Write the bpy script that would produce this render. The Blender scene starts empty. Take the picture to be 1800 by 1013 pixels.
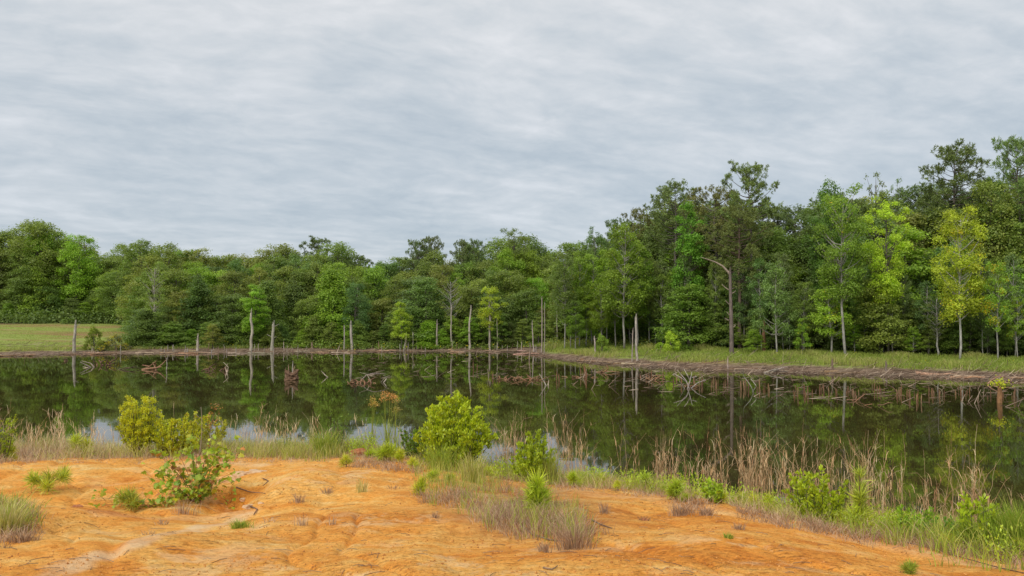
import bpy, math, random
import numpy as np
from math import radians as R_

# ------------------------------------------------------------------ camera, sky, sun, exposure
scene = bpy.context.scene
COL = scene.collection
F = 1413.0                      # focal length in pixels of an 1800 px wide picture
CAMZ = 5.4                      # above the pond
PITCH = math.atan(0.0322)
cam_d = bpy.data.cameras.new("camera")
cam = bpy.data.objects.new("camera", cam_d)
COL.objects.link(cam)
cam.location = (0, 0, CAMZ)
cam.rotation_euler = (math.pi / 2 + PITCH, 0, 0)
cam_d.sensor_width = 36
cam_d.lens = F / 1800 * 36
cam_d.clip_start = 0.05
cam_d.clip_end = 6000
scene.camera = cam

SUN_EL, SUN_AZ = 42.0, 212.0    # azimuth clockwise from +Y (the way the camera looks)
world = bpy.data.worlds.new("World")
scene.world = world
world.use_nodes = True


class NT:
    """small node-tree writer"""
    def __init__(s, tree):
        s.t = tree
        s.t.nodes.clear()

    def n(s, typ, ins=None, **props):
        nd = s.t.nodes.new(typ)
        for k, v in props.items():
            setattr(nd, k, v)
        for k, v in (ins or {}).items():
            sock = nd.inputs[k]
            if isinstance(v, tuple) and len(v) == 2 and hasattr(v[0], 'outputs'):
                s.t.links.new(v[0].outputs[v[1]], sock)
            elif hasattr(v, 'outputs'):
                s.t.links.new(v.outputs[0], sock)
            else:
                sock.default_value = v
        return nd

    def math(s, op, a, b=0.0, c=0.0, clamp=False):
        return s.n('ShaderNodeMath', {0: a, 1: b, 2: c}, operation=op, use_clamp=clamp)

    def mix(s, fac, a, b, blend='MIX'):
        m = s.n('ShaderNodeMix', {0: fac, 6: a, 7: b}, data_type='RGBA', blend_type=blend)
        return (m, 2)

    def ramp(s, fac, stops, interp='LINEAR'):
        r = s.n('ShaderNodeValToRGB', {0: fac})
        cr = r.color_ramp
        cr.interpolation = interp
        while len(cr.elements) < len(stops):
            cr.elements.new(0.5)
        for e, (p, c) in zip(cr.elements, stops):
            e.position = p
            e.color = c if len(c) == 4 else (*c, 1)
        return r

    def noise(s, vec, scale, detail=4, rough=0.55, dist=0.0, lac=2.0):
        ins = {'Scale': scale, 'Detail': detail, 'Roughness': rough, 'Distortion': dist, 'Lacunarity': lac}
        if vec is not None:
            ins['Vector'] = vec
        return s.n('ShaderNodeTexNoise', ins)


def build_world():
    w = NT(world.node_tree)
    sky = w.n('ShaderNodeTexSky')
    sky.sky_type = 'NISHITA'
    sky.sun_disc = False
    sky.sun_elevation = R_(SUN_EL)
    sky.sun_rotation = R_(SUN_AZ)
    tc = w.n('ShaderNodeTexCoord')
    sep = w.n('ShaderNodeSeparateXYZ', {0: tc})
    w.t.links.new(tc.outputs['Generated'], sep.inputs[0])
    zz = w.math('ADD', w.math('MAXIMUM', (sep, 2), 0.0), 0.22)
    u = w.math('DIVIDE', (sep, 0), zz)
    v = w.math('DIVIDE', (sep, 1), zz)
    vec = w.n('ShaderNodeCombineXYZ', {0: u, 1: v, 2: 0.0})
    turn = w.n('ShaderNodeMapping', {'Vector': vec, 'Rotation': (0, 0, R_(-26))})
    rot = w.n('ShaderNodeMapping', {'Vector': turn, 'Scale': (1.15, 1.6, 1)})
    warp = w.noise(rot, 0.8, 2, 0.5)
    rot2 = w.n('ShaderNodeVectorMath', {0: rot, 1: w.n('ShaderNodeVectorMath', {0: (warp, 1), 'Scale': 0.5}, operation='SCALE')}, operation='ADD')
    big = w.noise(rot2, 0.5, 3, 0.5)
    mid = w.noise(rot2, 2.4, 4, 0.55)
    fine = w.noise(rot2, 7.0, 5, 0.62, 0.25)
    # small rollers of stratocumulus
    wav = w.n('ShaderNodeTexWave', {'Vector': rot2, 'Scale': 1.9, 'Distortion': 6.5, 'Detail': 3.0, 'Detail Scale': 1.8, 'Detail Roughness': 0.6},
              wave_type='BANDS', bands_direction='Y', wave_profile='SIN')
    a = w.math('MULTIPLY', big, 0.34)
    b = w.math('ADD', w.math('MULTIPLY', mid, 0.34), w.math('MULTIPLY', fine, 0.24))
    c = w.math('MULTIPLY', (wav, 1), 0.022)
    s = w.math('ADD', w.math('ADD', a, b), c)
    cloud = w.ramp(s, [(0.36, (0.44, 0.49, 0.54)), (0.43, (0.505, 0.545, 0.585)), (0.50, (0.58, 0.605, 0.635)), (0.59, (0.68, 0.69, 0.715))])
    # overcast brightens from the horizon upward, greyer-blue low down
    el = w.n('ShaderNodeMapRange', {0: (sep, 2), 1: 0.0, 2: 1.0, 3: 0.0, 4: 1.0})
    grad = w.ramp(el, [(0.0, (0.78, 0.83, 0.88)), (0.10, (0.80, 0.85, 0.90)), (0.22, (0.88, 0.91, 0.94)), (0.40, (1.0, 1.0, 1.0)), (1.0, (1.2, 1.19, 1.18))])
    cl = w.mix(1.0, cloud, grad, 'MULTIPLY')
    ten = w.mix(1.0, cl, (8.2, 8.1, 7.95, 1), 'MULTIPLY')
    tot = w.mix(0.94, sky, ten)
    bg = w.n('ShaderNodeBackground', {0: tot, 1: 0.1})
    out = w.n('ShaderNodeOutputWorld', {0: bg})


build_world()

sun_d = bpy.data.lights.new("sun", 'SUN')
sun_d.energy = 1.5
sun_d.angle = R_(35)
sun_d.color = (1.0, 0.95, 0.87)
sun = bpy.data.objects.new("sun", sun_d)
COL.objects.link(sun)
sun.rotation_euler = (R_(90 - SUN_EL), 0, R_(-SUN_AZ) + math.pi)
# light travels along the lamp's -Z; the lamp stands towards azimuth SUN_AZ
from mathutils import Vector
_d = Vector((math.sin(R_(SUN_AZ)) * math.cos(R_(SUN_EL)), math.cos(R_(SUN_AZ)) * math.cos(R_(SUN_EL)), math.sin(R_(SUN_EL))))
sun.rotation_euler = _d.to_track_quat('Z', 'Y').to_euler()
sun.location = (-30, -30, 60)

scene.view_settings.view_transform = 'Standard'
scene.view_settings.look = 'None'
scene.view_settings.exposure = 0.62
scene.view_settings.gamma = 1.0
scene.view_settings.use_curve_mapping = False
scene.render.engine = 'CYCLES'
scene.cycles.max_bounces = 6
scene.cycles.diffuse_bounces = 4
scene.cycles.glossy_bounces = 3
scene.cycles.transmission_bounces = 3
scene.cycles.use_denoising = True

rng = np.random.default_rng(7)
random.seed(7)

# ------------------------------------------------------------------ noise and terrain

def _hash(ix, iy, seed):
    h = (ix.astype(np.int64) * 374761393 + iy.astype(np.int64) * 668265263 + seed * 982451653) & 0xFFFFFFFF
    h = ((h ^ (h >> 13)) * 1274126177) & 0xFFFFFFFF
    return ((h ^ (h >> 16)) & 0xFFFF) / 65535.0


def vnoise(x, y, seed=0):
    ix, iy = np.floor(x), np.floor(y)
    fx, fy = x - ix, y - iy
    fx = fx * fx * (3 - 2 * fx)
    fy = fy * fy * (3 - 2 * fy)
    a, b = _hash(ix, iy, seed), _hash(ix + 1, iy, seed)
    c, d = _hash(ix, iy + 1, seed), _hash(ix + 1, iy + 1, seed)
    return (a + (b - a) * fx) * (1 - fy) + (c + (d - c) * fx) * fy


def fbm(x, y, seed=0, oct=4):
    s, amp, tot = 0, 1, 0
    for i in range(oct):
        s = s + amp * (vnoise(x, y, seed + i) - 0.5)
        tot += amp
        amp *= 0.5
        x, y = x * 2.03 + 7.1, y * 2.03 + 3.7
    return s / tot * 2


def sstep(a, b, x):
    t = np.clip((x - a) / (b - a), 0, 1)
    return t * t * (3 - 2 * t)


YK = np.array([0, 5, 8, 11, 14, 17, 20, 23, 27, 32, 40], float)
PXK = np.array([-400, 0, 400, 700, 1000, 1200, 1500, 1800, 2200], float)
ZT = np.array([
    [3.7, 3.70, 3.45, 3.15, 2.95, 2.70, 1.9, 1.0, 0.0, -1.0, -1.4],
    [3.7, 3.70, 3.36, 3.10, 2.90, 2.55, 1.8, 0.9, 0.0, -1.0, -1.4],
    [3.7, 3.70, 3.38, 3.10, 2.92, 2.50, 1.6, 0.8, 0.0, -1.0, -1.4],
    [3.7, 3.70, 3.42, 3.16, 2.88, 2.20, 1.3, 0.6, -0.1, -1.0, -1.4],
    [3.7, 3.70, 3.40, 3.05, 2.50, 1.75, 1.0, 0.4, -0.3, -1.0, -1.4],
    [3.7, 3.70, 3.36, 2.93, 2.15, 1.40, 0.8, 0.2, -0.6, -1.1, -1.4],
    [3.7, 3.65, 3.20, 2.50, 1.80, 1.10, 0.5, -0.1, -0.8, -1.2, -1.4],
    [3.7, 3.60, 2.98, 2.20, 1.50, 0.85, 0.3, -0.3, -0.9, -1.3, -1.4],
    [3.7, 3.60, 2.90, 2.10, 1.40, 0.75, 0.2, -0.4, -1.0, -1.3, -1.4]])


def near_h(X, Y):
    Yc = np.clip(Y, 0.0, 39.99)
    P = 900 + F * X / np.maximum(Y, 1.5)
    P = np.clip(P, -399.9, 2199.9)
    i = np.clip(np.searchsorted(PXK, P, side='right') - 1, 0, len(PXK) - 2)
    tp = (P - PXK[i]) / (PXK[i + 1] - PXK[i])
    tp = tp * tp * (3 - 2 * tp) * 0.5 + tp * 0.5
    j = np.clip(np.searchsorted(YK, Yc, side='right') - 1, 0, len(YK) - 2)
    h = YK[j + 1] - YK[j]
    t = (Yc - YK[j]) / h
    G = np.gradient(ZT, YK, axis=1)

    def col(ci):
        z0, z1, m0, m1 = ZT[ci, j], ZT[ci, j + 1], G[ci, j] * h, G[ci, j + 1] * h
        t2, t3 = t * t, t * t * t
        return (2 * t3 - 3 * t2 + 1) * z0 + (t3 - 2 * t2 + t) * m0 + (-2 * t3 + 3 * t2) * z1 + (t3 - t2) * m1
    return col(i) * (1 - tp) + col(i + 1) * tp


def px_to_X(px, Y):
    return (px - 900) / F * Y


FEAT = [  # (px, Y, radius x, radius y, height): mounds and scours of the clay bank
    (230, 9.6, 1.25, 1.1, -0.17), (70, 8.2, 1.0, 0.7, 0.13), (330, 9.3, 0.5, 0.45, 0.10),
    (540, 11.0, 1.0, 1.4, 0.12), (425, 10.0, 0.35, 0.8, -0.20), (470, 9.9, 0.35, 0.35, 0.06),
    (410, 8.6, 0.6, 0.4, -0.08), (1230, 9.3, 1.0, 0.7, 0.07), (1120, 8.2, 0.8, 0.6, -0.05),
    (60, 12.5, 1.4, 1.2, 0.10), (700, 9.0, 1.2, 0.5, -0.05), (980, 8.6, 0.9, 0.7, 0.09),
    (1560, 7.3, 1.2, 0.4, -0.05), (200, 6.4, 1.5, 0.5, 0.03), (640, 15.5, 0.6, 0.8, 0.25)]


def height(X, Y):
    X = np.asarray(X, float)
    Y = np.asarray(Y, float)
    z = near_h(X, Y)
    nearw = (1 - sstep(22, 34, Y))
    for px, fy, rx, ry, a in FEAT:
        fx = px_to_X(px, fy)
        z = z + a * np.exp(-(((X - fx) / rx) ** 2 + ((Y - fy) / ry) ** 2))
    # ground relief: lumps, then rills that run down towards the water
    z = z + nearw * (0.10 * fbm(X * 0.55, Y * 0.55, 3, 3) + 0.020 * fbm(X * 2.1, Y * 2.1, 11, 3))
    wx = X + 0.6 * fbm(X * 0.8, Y * 0.8, 21, 2)
    rill = 1 - np.abs(fbm(wx * 1.1 + Y * 0.35, Y * 0.28, 31, 2)) * 3.2
    z = z - nearw * 0.04 * np.clip(rill, 0, 1) ** 3
    z = z + (Y < 20) * (0.007 * fbm(X * 9, Y * 9, 41, 3))
    # small eroded step by the exposed pale rock
    sx, sy = px_to_X(430, 10.2), 10.2
    loc = np.exp(-(((X - sx) / 0.8) ** 2 + ((Y - sy) / 1.0) ** 2))
    z = z - 0.16 * loc * sstep(0, 0.10, (Y - sy) * -0.45 - (X - sx - 0.05) + 0.18 * fbm(X * 3, Y * 3, 51, 2))
    # far side
    P = np.clip(900 + F * X / np.maximum(Y, 1.5), -900, 2700)
    pk = [-900, -500, 0, 150, 300, 450, 700, 900, 940, 962, 1050, 1200, 1500, 1800, 2200, 2700]
    dk = [96, 98, 104.5, 109, 110.5, 113.5, 117, 116, 109, 101, 89, 79.5, 72, 65, 60, 54]
    D = np.interp(P, pk, dk) + 0.9 * fbm(X * 0.12, Y * 0.0 + 3, 61, 3)
    u = Y - D
    under = -1.4 * sstep(0, -9, u)
    mud = 0.34 * sstep(0, 4.5, u)
    left = 0.058 * np.clip(u - 5, 0, 58) + 0.01 * np.clip(u - 63, 0, 400)
    midz = 0.03 * np.clip(u - 4, 0, 130)
    right = 0.042 * np.clip(u - 1, 0, 22) + 0.012 * np.clip(u - 23, 0, 300)
    wl = 1 - sstep(200, 300, P)
    wr = sstep(925, 985, P)
    far = under + mud + left * wl + midz * (1 - wl) * (1 - wr) + right * wr
    far = far + np.where(u > 3, 0.12 * fbm(X * 0.15, Y * 0.15, 71, 3) * sstep(3, 8, u), 0.05 * fbm(X * 0.5, Y * 0.5, 73, 2))
    return np.where(Y < 45, z, far)


def H1(x, y):
    return float(height(np.array([x]), np.array([y]))[0])


_c, _s = math.cos(PITCH), math.sin(PITCH)


def ray(px, py):
    """direction with y component 1 of the view ray through a picture point"""
    a = (np.asarray(px, float) - 900) / F
    b = (506.5 - np.asarray(py, float)) / F
    dy = _c - b * _s
    dz = _s + b * _c
    return a / dy, dz / dy


def at_depth(px, py, Y):
    dx, dz = ray(px, py)
    return dx * Y, Y, CAMZ + dz * Y


def at_plane(px, py, z=0.0):
    dx, dz = ray(px, py)
    Y = (z - CAMZ) / dz
    return dx * Y, Y, z


def project(X, Y, Z):
    d = Y * _c + (Z - CAMZ) * _s
    return 900 + F * X / d, 506.5 - F * (-Y * _s + (Z - CAMZ) * _c) / d


# where view rays meet the near bank (for strewing plants on it)
_gpx = np.linspace(-160, 1960, 266)
_gpy = np.linspace(740, 1060, 110)
_PX, _PY = np.meshgrid(_gpx, _gpy)
_dx, _dz = ray(_PX, _PY)
_hit = np.full(_PX.shape, 30.0)
_done = np.zeros(_PX.shape, bool)
for _y in np.geomspace(3.6, 30, 230):
    _b = (CAMZ + _dz * _y) < height(_dx * _y, np.full(_PX.shape, _y))
    _hit = np.where(_b & ~_done, _y, _hit)
    _done |= _b


def ground_at(px, py):
    px, py = np.asarray(px, float), np.asarray(py, float)
    i = np.clip(((px + 160) / 8).round().astype(int), 0, 265)
    j = np.clip(((py - 740) / 320 * 109).round().astype(int), 0, 109)
    Y = _hit[j, i]
    dx, dz = ray(px, py)
    X = dx * Y
    return X, Y, height(X, Y)


def G1(px, py):
    x, y, z = ground_at(np.array([px]), np.array([py]))
    x, y, z = float(x[0]), float(y[0]), float(z[0])
    lim = float(crestY(px)) + 1.4
    if y > lim:                       # root hidden behind the crest of the bank
        y = lim - 1.1
        x = px_to_X(px, y)
        z = H1(x, y)
    return x, y, z


def hgt(px, base, hpx, y, z):
    return max(float(at_depth(px, base - hpx, y)[2]) - z, hpx * y / F * 0.6)


# ------------------------------------------------------------------ mesh building
class MB:
    """collects vertices, triangles and quads with two per-vertex numbers, then links one mesh"""
    def __init__(s):
        s.v, s.q, s.t, s.tint, s.hue, s.n = [], [], [], [], [], 0

    def add(s, v, q=None, t=None, tint=0.5, hue=0.5):
        v = np.asarray(v, float).reshape(-1, 3)
        if q is not None and len(q):
            s.q.append(np.asarray(q, np.int64).reshape(-1, 4) + s.n)
        if t is not None and len(t):
            s.t.append(np.asarray(t, np.int64).reshape(-1, 3) + s.n)
        s.v.append(v)
        s.tint.append(np.broadcast_to(np.asarray(tint, float), (len(v),)))
        s.hue.append(np.broadcast_to(np.asarray(hue, float), (len(v),)))
        s.n += len(v)

    def mesh(s, name, mat=None, smooth=False):
        me = bpy.data.meshes.new(name)
        if not s.v:
            return me
        v = np.concatenate(s.v)
        q = np.concatenate(s.q) if s.q else np.zeros((0, 4), np.int64)
        t = np.concatenate(s.t) if s.t else np.zeros((0, 3), np.int64)
        me.vertices.add(len(v))
        me.vertices.foreach_set('co', v.astype(np.float32).ravel())
        nl = q.size + t.size
        me.loops.add(nl)
        me.loops.foreach_set('vertex_index', np.concatenate([q.ravel(), t.ravel()]).astype(np.int32))
        me.polygons.add(len(q) + len(t))
        st = np.concatenate([np.arange(len(q)) * 4, q.size + np.arange(len(t)) * 3]).astype(np.int32)
        me.polygons.foreach_set('loop_start', st)
        me.polygons.foreach_set('use_smooth', np.full(len(st), smooth, bool))
        for nm, arr in (('tint', s.tint), ('hue', s.hue)):
            a = me.attributes.new(nm, 'FLOAT', 'POINT')
            a.data.foreach_set('value', np.concatenate(arr).astype(np.float32))
        me.update(calc_edges=True)
        if mat:
            me.materials.append(mat)
        return me


def norm(a):
    return a / np.maximum(np.linalg.norm(a, axis=-1, keepdims=True), 1e-9)


def tube(mb, pts, rad, sides=6, tint=0.5, cap=True, rough=0.0):
    pts = np.asarray(pts, float)
    n = len(pts)
    rad = np.broadcast_to(np.asarray(rad, float), (n,))
    T = norm(np.gradient(pts, axis=0))
    ref = np.array([0.31, 0.17, 0.0]) if abs(T[:, 2]).mean() > 0.7 else np.array([0, 0, 1.0])
    A = norm(np.cross(T, ref[None]))
    B = np.cross(T, A)
    th = np.arange(sides) / sides * 2 * math.pi
    rr = rad[:, None] * (1 + rough * (rng.random((n, sides)) - 0.5))
    ring = pts[:, None] + rr[..., None] * (A[:, None] * np.cos(th)[None, :, None] + B[:, None] * np.sin(th)[None, :, None])
    v = ring.reshape(-1, 3)
    i = np.arange(n - 1)[:, None] * sides
    k = np.arange(sides)[None]
    k2 = (k + 1) % sides
    q = np.stack([i + k, i + k2, i + sides + k2, i + sides + k], -1).reshape(-1, 4)
    t = None
    if cap:
        v = np.concatenate([v, pts[-1:] + T[-1:] * rad[-1] * 0.6, pts[:1]])
        b = (n - 1) * sides
        kk = np.arange(sides)
        t = np.concatenate([np.stack([b + kk, b + (kk + 1) % sides, np.full(sides, n * sides)], -1),
                            np.stack([(kk + 1) % sides, kk, np.full(sides, n * sides + 1)], -1)])
    mb.add(v, q, t, tint)


def curve3(p0, p1, bend, n=5):
    """points from p0 to p1 with a bend vector at the middle"""
    t = np.linspace(0, 1, n)[:, None]
    return np.asarray(p0)[None] * (1 - t) + np.asarray(p1)[None] * t + np.asarray(bend)[None] * (4 * t * (1 - t))


def leaves(mb, c, nrm, size, aspect=0.55, tint=None, hue=None, along=None, fold=0.0):
    """one rhombic leaf (quad) per row"""
    n = len(c)
    nrm = norm(nrm)
    a = norm(np.cross(nrm, rng.normal(size=(n, 3)))) if along is None else norm(along)
    b = norm(np.cross(nrm, a))
    s = np.broadcast_to(size, (n,))[:, None]
    v = np.stack([c, c + a * s * 0.55 + b * s * aspect * 0.5, c + a * s - nrm * s * fold, c + a * s * 0.55 - b * s * aspect * 0.5], 1)
    q = np.arange(n * 4).reshape(-1, 4)
    tint = rng.random(n) if tint is None else tint
    hue = rng.random(n) if hue is None else hue
    mb.add(v.reshape(-1, 3), q, None, np.repeat(np.broadcast_to(tint, (n,)), 4), np.repeat(np.broadcast_to(hue, (n,)), 4))


def blades(mb, base, length, lean, width, droop=0.5, tint=None, seg=3):
    """grass blades: base (N,3); lean (N,2) horizontal direction scaled by how far the tip moves"""
    n = len(base)
    L = np.broadcast_to(length, (n,))
    W = np.broadcast_to(width, (n,))
    tint = rng.random(n) if tint is None else np.broadcast_to(tint, (n,))
    dr = np.broadcast_to(droop, (n,))
    side = norm(np.stack([rng.normal(size=n), rng.normal(size=n) * 0.45, np.zeros(n)], -1))
    vs = []
    for k in range(seg + 1):
        t = k / seg
        z = L * (t - dr * 0.45 * t ** 3)
        off = lean * (L * t ** 2)[:, None]
        p = base + np.stack([off[:, 0], off[:, 1], z], -1)
        w = (W * (1 - 0.75 * t) * 0.5)[:, None]
        if k < seg:
            vs += [p - side * w, p + side * w]
        else:
            vs.append(p)
    V = np.stack(vs, 1)
    m = 2 * seg + 1
    o = (np.arange(n) * m)[:, None]
    q = [np.concatenate([o + 2 * k, o + 2 * k + 1, o + 2 * k + 3, o + 2 * k + 2], 1) for k in range(seg - 1)]
    t3 = np.concatenate([o + 2 * seg - 2, o + 2 * seg - 1, o + 2 * seg], 1)
    mb.add(V.reshape(-1, 3), np.concatenate(q) if q else None, t3, np.repeat(tint, m), np.repeat(rng.random(n), m))


def link(name, me, parent=None, color=None, **props):
    o = bpy.data.objects.new(name, me)
    COL.objects.link(o)
    if parent is not None:
        o.parent = parent
    if color is not None:
        o.color = color if len(color) == 4 else (*color, 1)
    for k, v in props.items():
        o[k] = v
    return o


def thing(name, label, cat, loc=(0, 0, 0), rz=0.0, group=None, scale=None, me=None, color=None):
    o = link(name, me, None, color)
    o.location = loc
    o.rotation_euler = (0, 0, rz)
    o['label'] = label
    o['category'] = cat
    if group:
        o['group'] = group
    if scale is not None:
        o.scale = scale
    return o


LANDMARKS = {
    'far': [(70, 'the highest left tree'), (131, 'the leftmost white snag'), (167, 'the round shore bush'), (270, 'the bare twiggy tree'), (348, 'the short broken snag'), (442, 'the tall white snag'), (479, 'the thick white snag'),
            (512, 'the old stump'), (585, 'the large bright cone tree'), (619, 'the flat topped snag'), (713, 'the close snag pair'), (769, 'the thin tipped snag'), (826, 'the tall slender snag'), (862, 'the yellow green far tree'),
            (905, 'the highest middle tree'), (952, 'the tall twin poles'), (1047, 'the corner snag'), (1120, 'the straight grey snag'), (1210, 'the vivid narrow tree'), (1285, 'the dead arching trunk'), (1343, 'the reddish broken trunk'),
            (1410, 'the yellow spotted sapling'), (1485, 'the long pale trunk'), (1560, 'the thin grey trunk'), (1620, 'the gap in the wood'), (1687, 'the straight white trunk'), (1752, 'the sparse yellow tree'), (1792, 'the pine at the right edge')],
    'near': [(84, 'the wide pine seedling'), (250, 'the olive tree like shrub'), (345, 'the maple shrub'), (440, 'the clay step'), (570, 'the dark olive tussock'), (682, 'the orange headed sedge'), (797, 'the big shrub'), (940, 'the smaller green shrub'),
             (1010, 'the bushy dry tussock'), (1185, 'the tall green seedling'), (1280, 'the little green tuft'), (1343, 'the reed beds middle'), (1432, 'the broad leafed shrub'), (1508, 'the plume like sapling'), (1582, 'the straight reddish bundle'),
             (1697, 'the last reed group'), (1785, 'the right edge tussock')]}
LANDMARKS['near'] = [l for l in LANDMARKS['near'] if l[0] != 1343]
ORD = ['first', 'second', 'third', 'fourth', 'fifth', 'sixth', 'seventh', 'eighth', 'ninth', 'tenth', 'eleventh', 'twelfth', 'thirteenth', 'fourteenth', 'fifteenth', 'sixteenth', 'seventeenth', 'eighteenth']
TO_LABEL = []


def later(o, px, zone):
    """give this repeat a label of its own once all of them stand"""
    TO_LABEL.append((o, px, zone))


def label_repeats():
    buckets = {}
    for o, px, zone in TO_LABEL:
        lx, ln = min(LANDMARKS[zone], key=lambda l: abs(l[0] - px))
        side = 'left' if px < lx else 'right'
        buckets.setdefault((o['label'], ln, side), []).append((abs(px - lx), o))
    for (base, ln, side), lst in buckets.items():
        lst.sort(key=lambda t: t[0])
        for i, (_, o) in enumerate(lst):
            if len(lst) == 1:
                o['label'] = '%s, just %s of %s' % (base, side, ln)
            else:
                o['label'] = '%s, %s %s of %s' % (base, ORD[min(i, 17)], side, ln)


def colour_word(c):
    r, g, b = c[:3]
    if g > 0.28:
        return 'yellow green'
    if g > 0.19:
        return 'bright green'
    if r > 0.14:
        return 'olive green'
    return 'dark green' if g < 0.155 else ('bluish green' if b > 0.05 else 'mid green')


# ------------------------------------------------------------------ materials
def new_mat(name):
    m = bpy.data.materials.new(name)
    m.use_nodes = True
    return m, NT(m.node_tree)


def leaf_material(name, rough=0.5, trans=0.3, spec=0.35, var=(0.45, 1.5), yellow=(0.62, 0.52, 0.03), gain=1.0):
    """colour = object colour varied leaf by leaf; (1 - alpha) of the leaves have turned yellow"""
    m, w = new_mat(name)
    oi = w.n('ShaderNodeObjectInfo')
    ti = w.n('ShaderNodeAttribute', attribute_name='tint')
    hu = w.n('ShaderNodeAttribute', attribute_name='hue')
    geo = w.n('ShaderNodeNewGeometry')
    k = w.n('ShaderNodeMapRange', {0: (ti, 'Fac'), 1: 0.0, 2: 1.0, 3: var[0] * gain, 4: var[1] * gain})
    col = w.mix(1.0, (oi, 'Color'), (w.n('ShaderNodeCombineColor', {0: k, 1: k, 2: k}), 0), 'MULTIPLY')
    # young leaves are warmer, old ones cooler
    warm = w.mix(w.math('MULTIPLY', (hu, 'Fac'), 0.5), col, w.mix(1.0, col, (1.35, 1.12, 0.6, 1), 'MULTIPLY'))
    ye = w.math('GREATER_THAN', (hu, 'Fac'), w.math('ADD', (oi, 'Alpha'), 0.001))
    fin = w.mix(ye, warm, w.mix(w.math('MULTIPLY', (ti, 'Fac'), 0.8), (*[c * 0.75 for c in yellow], 1), (*[c * 1.25 for c in yellow], 1)))
    bs = w.n('ShaderNodeBsdfPrincipled', {'Base Color': fin, 'Roughness': rough, 'Specular IOR Level': spec})
    tr = w.n('ShaderNodeBsdfTranslucent', {0: w.mix(1.0, fin, (1.25, 1.3, 0.7, 1), 'MULTIPLY')})
    mx = w.n('ShaderNodeMixShader', {0: trans, 1: bs, 2: tr})
    w.n('ShaderNodeOutputMaterial', {0: mx})
    return m


def grass_material(name, lo, mid, hi, rough=0.6, trans=0.3):
    m, w = new_mat(name)
    ti = w.n('ShaderNodeAttribute', attribute_name='tint')
    hu = w.n('ShaderNodeAttribute', attribute_name='hue')
    c = w.ramp((ti, 'Fac'), [(0.0, lo), (0.5, mid), (1.0, hi)])
    k = w.n('ShaderNodeMapRange', {0: (hu, 'Fac'), 3: 0.65, 4: 1.35})
    col = w.mix(1.0, c, (w.n('ShaderNodeCombineColor', {0: k, 1: k, 2: k}), 0), 'MULTIPLY')
    bs = w.n('ShaderNodeBsdfPrincipled', {'Base Color': col, 'Roughness': rough, 'Specular IOR Level': 0.25})
    tr = w.n('ShaderNodeBsdfTranslucent', {0: col})
    mx = w.n('ShaderNodeMixShader', {0: trans, 1: bs, 2: tr})
    w.n('ShaderNodeOutputMaterial', {0: mx})
    return m


def bark_material(name):
    m, w = new_mat(name)
    oi = w.n('ShaderNodeObjectInfo')
    tc = w.n('ShaderNodeTexCoord')
    mp = w.n('ShaderNodeMapping', {'Vector': (tc, 'Object'), 'Scale': (6, 6, 1.1)})
    n1 = w.noise(mp, 2.2, 6, 0.65, 0.3)
    n2 = w.noise((tc, 'Object'), 0.7, 3, 0.5)
    k = w.n('ShaderNodeMapRange', {0: n1, 1: 0.3, 2: 0.7, 3: 0.45, 4: 1.4})
    k2 = w.n('ShaderNodeMapRange', {0: n2, 1: 0.3, 2: 0.7, 3: 0.75, 4: 1.2})
    kk = w.math('MULTIPLY', k, k2)
    col = w.mix(1.0, (oi, 'Color'), (w.n('ShaderNodeCombineColor', {0: kk, 1: kk, 2: kk}), 0), 'MULTIPLY')
    bp = w.n('ShaderNodeBump', {'Strength': 0.6, 'Distance': 0.03, 'Height': n1})
    bs = w.n('ShaderNodeBsdfPrincipled', {'Base Color': col, 'Roughness': 0.88, 'Specular IOR Level': 0.2, 'Normal': bp})
    w.n('ShaderNodeOutputMaterial', {0: bs})
    return m


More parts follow.
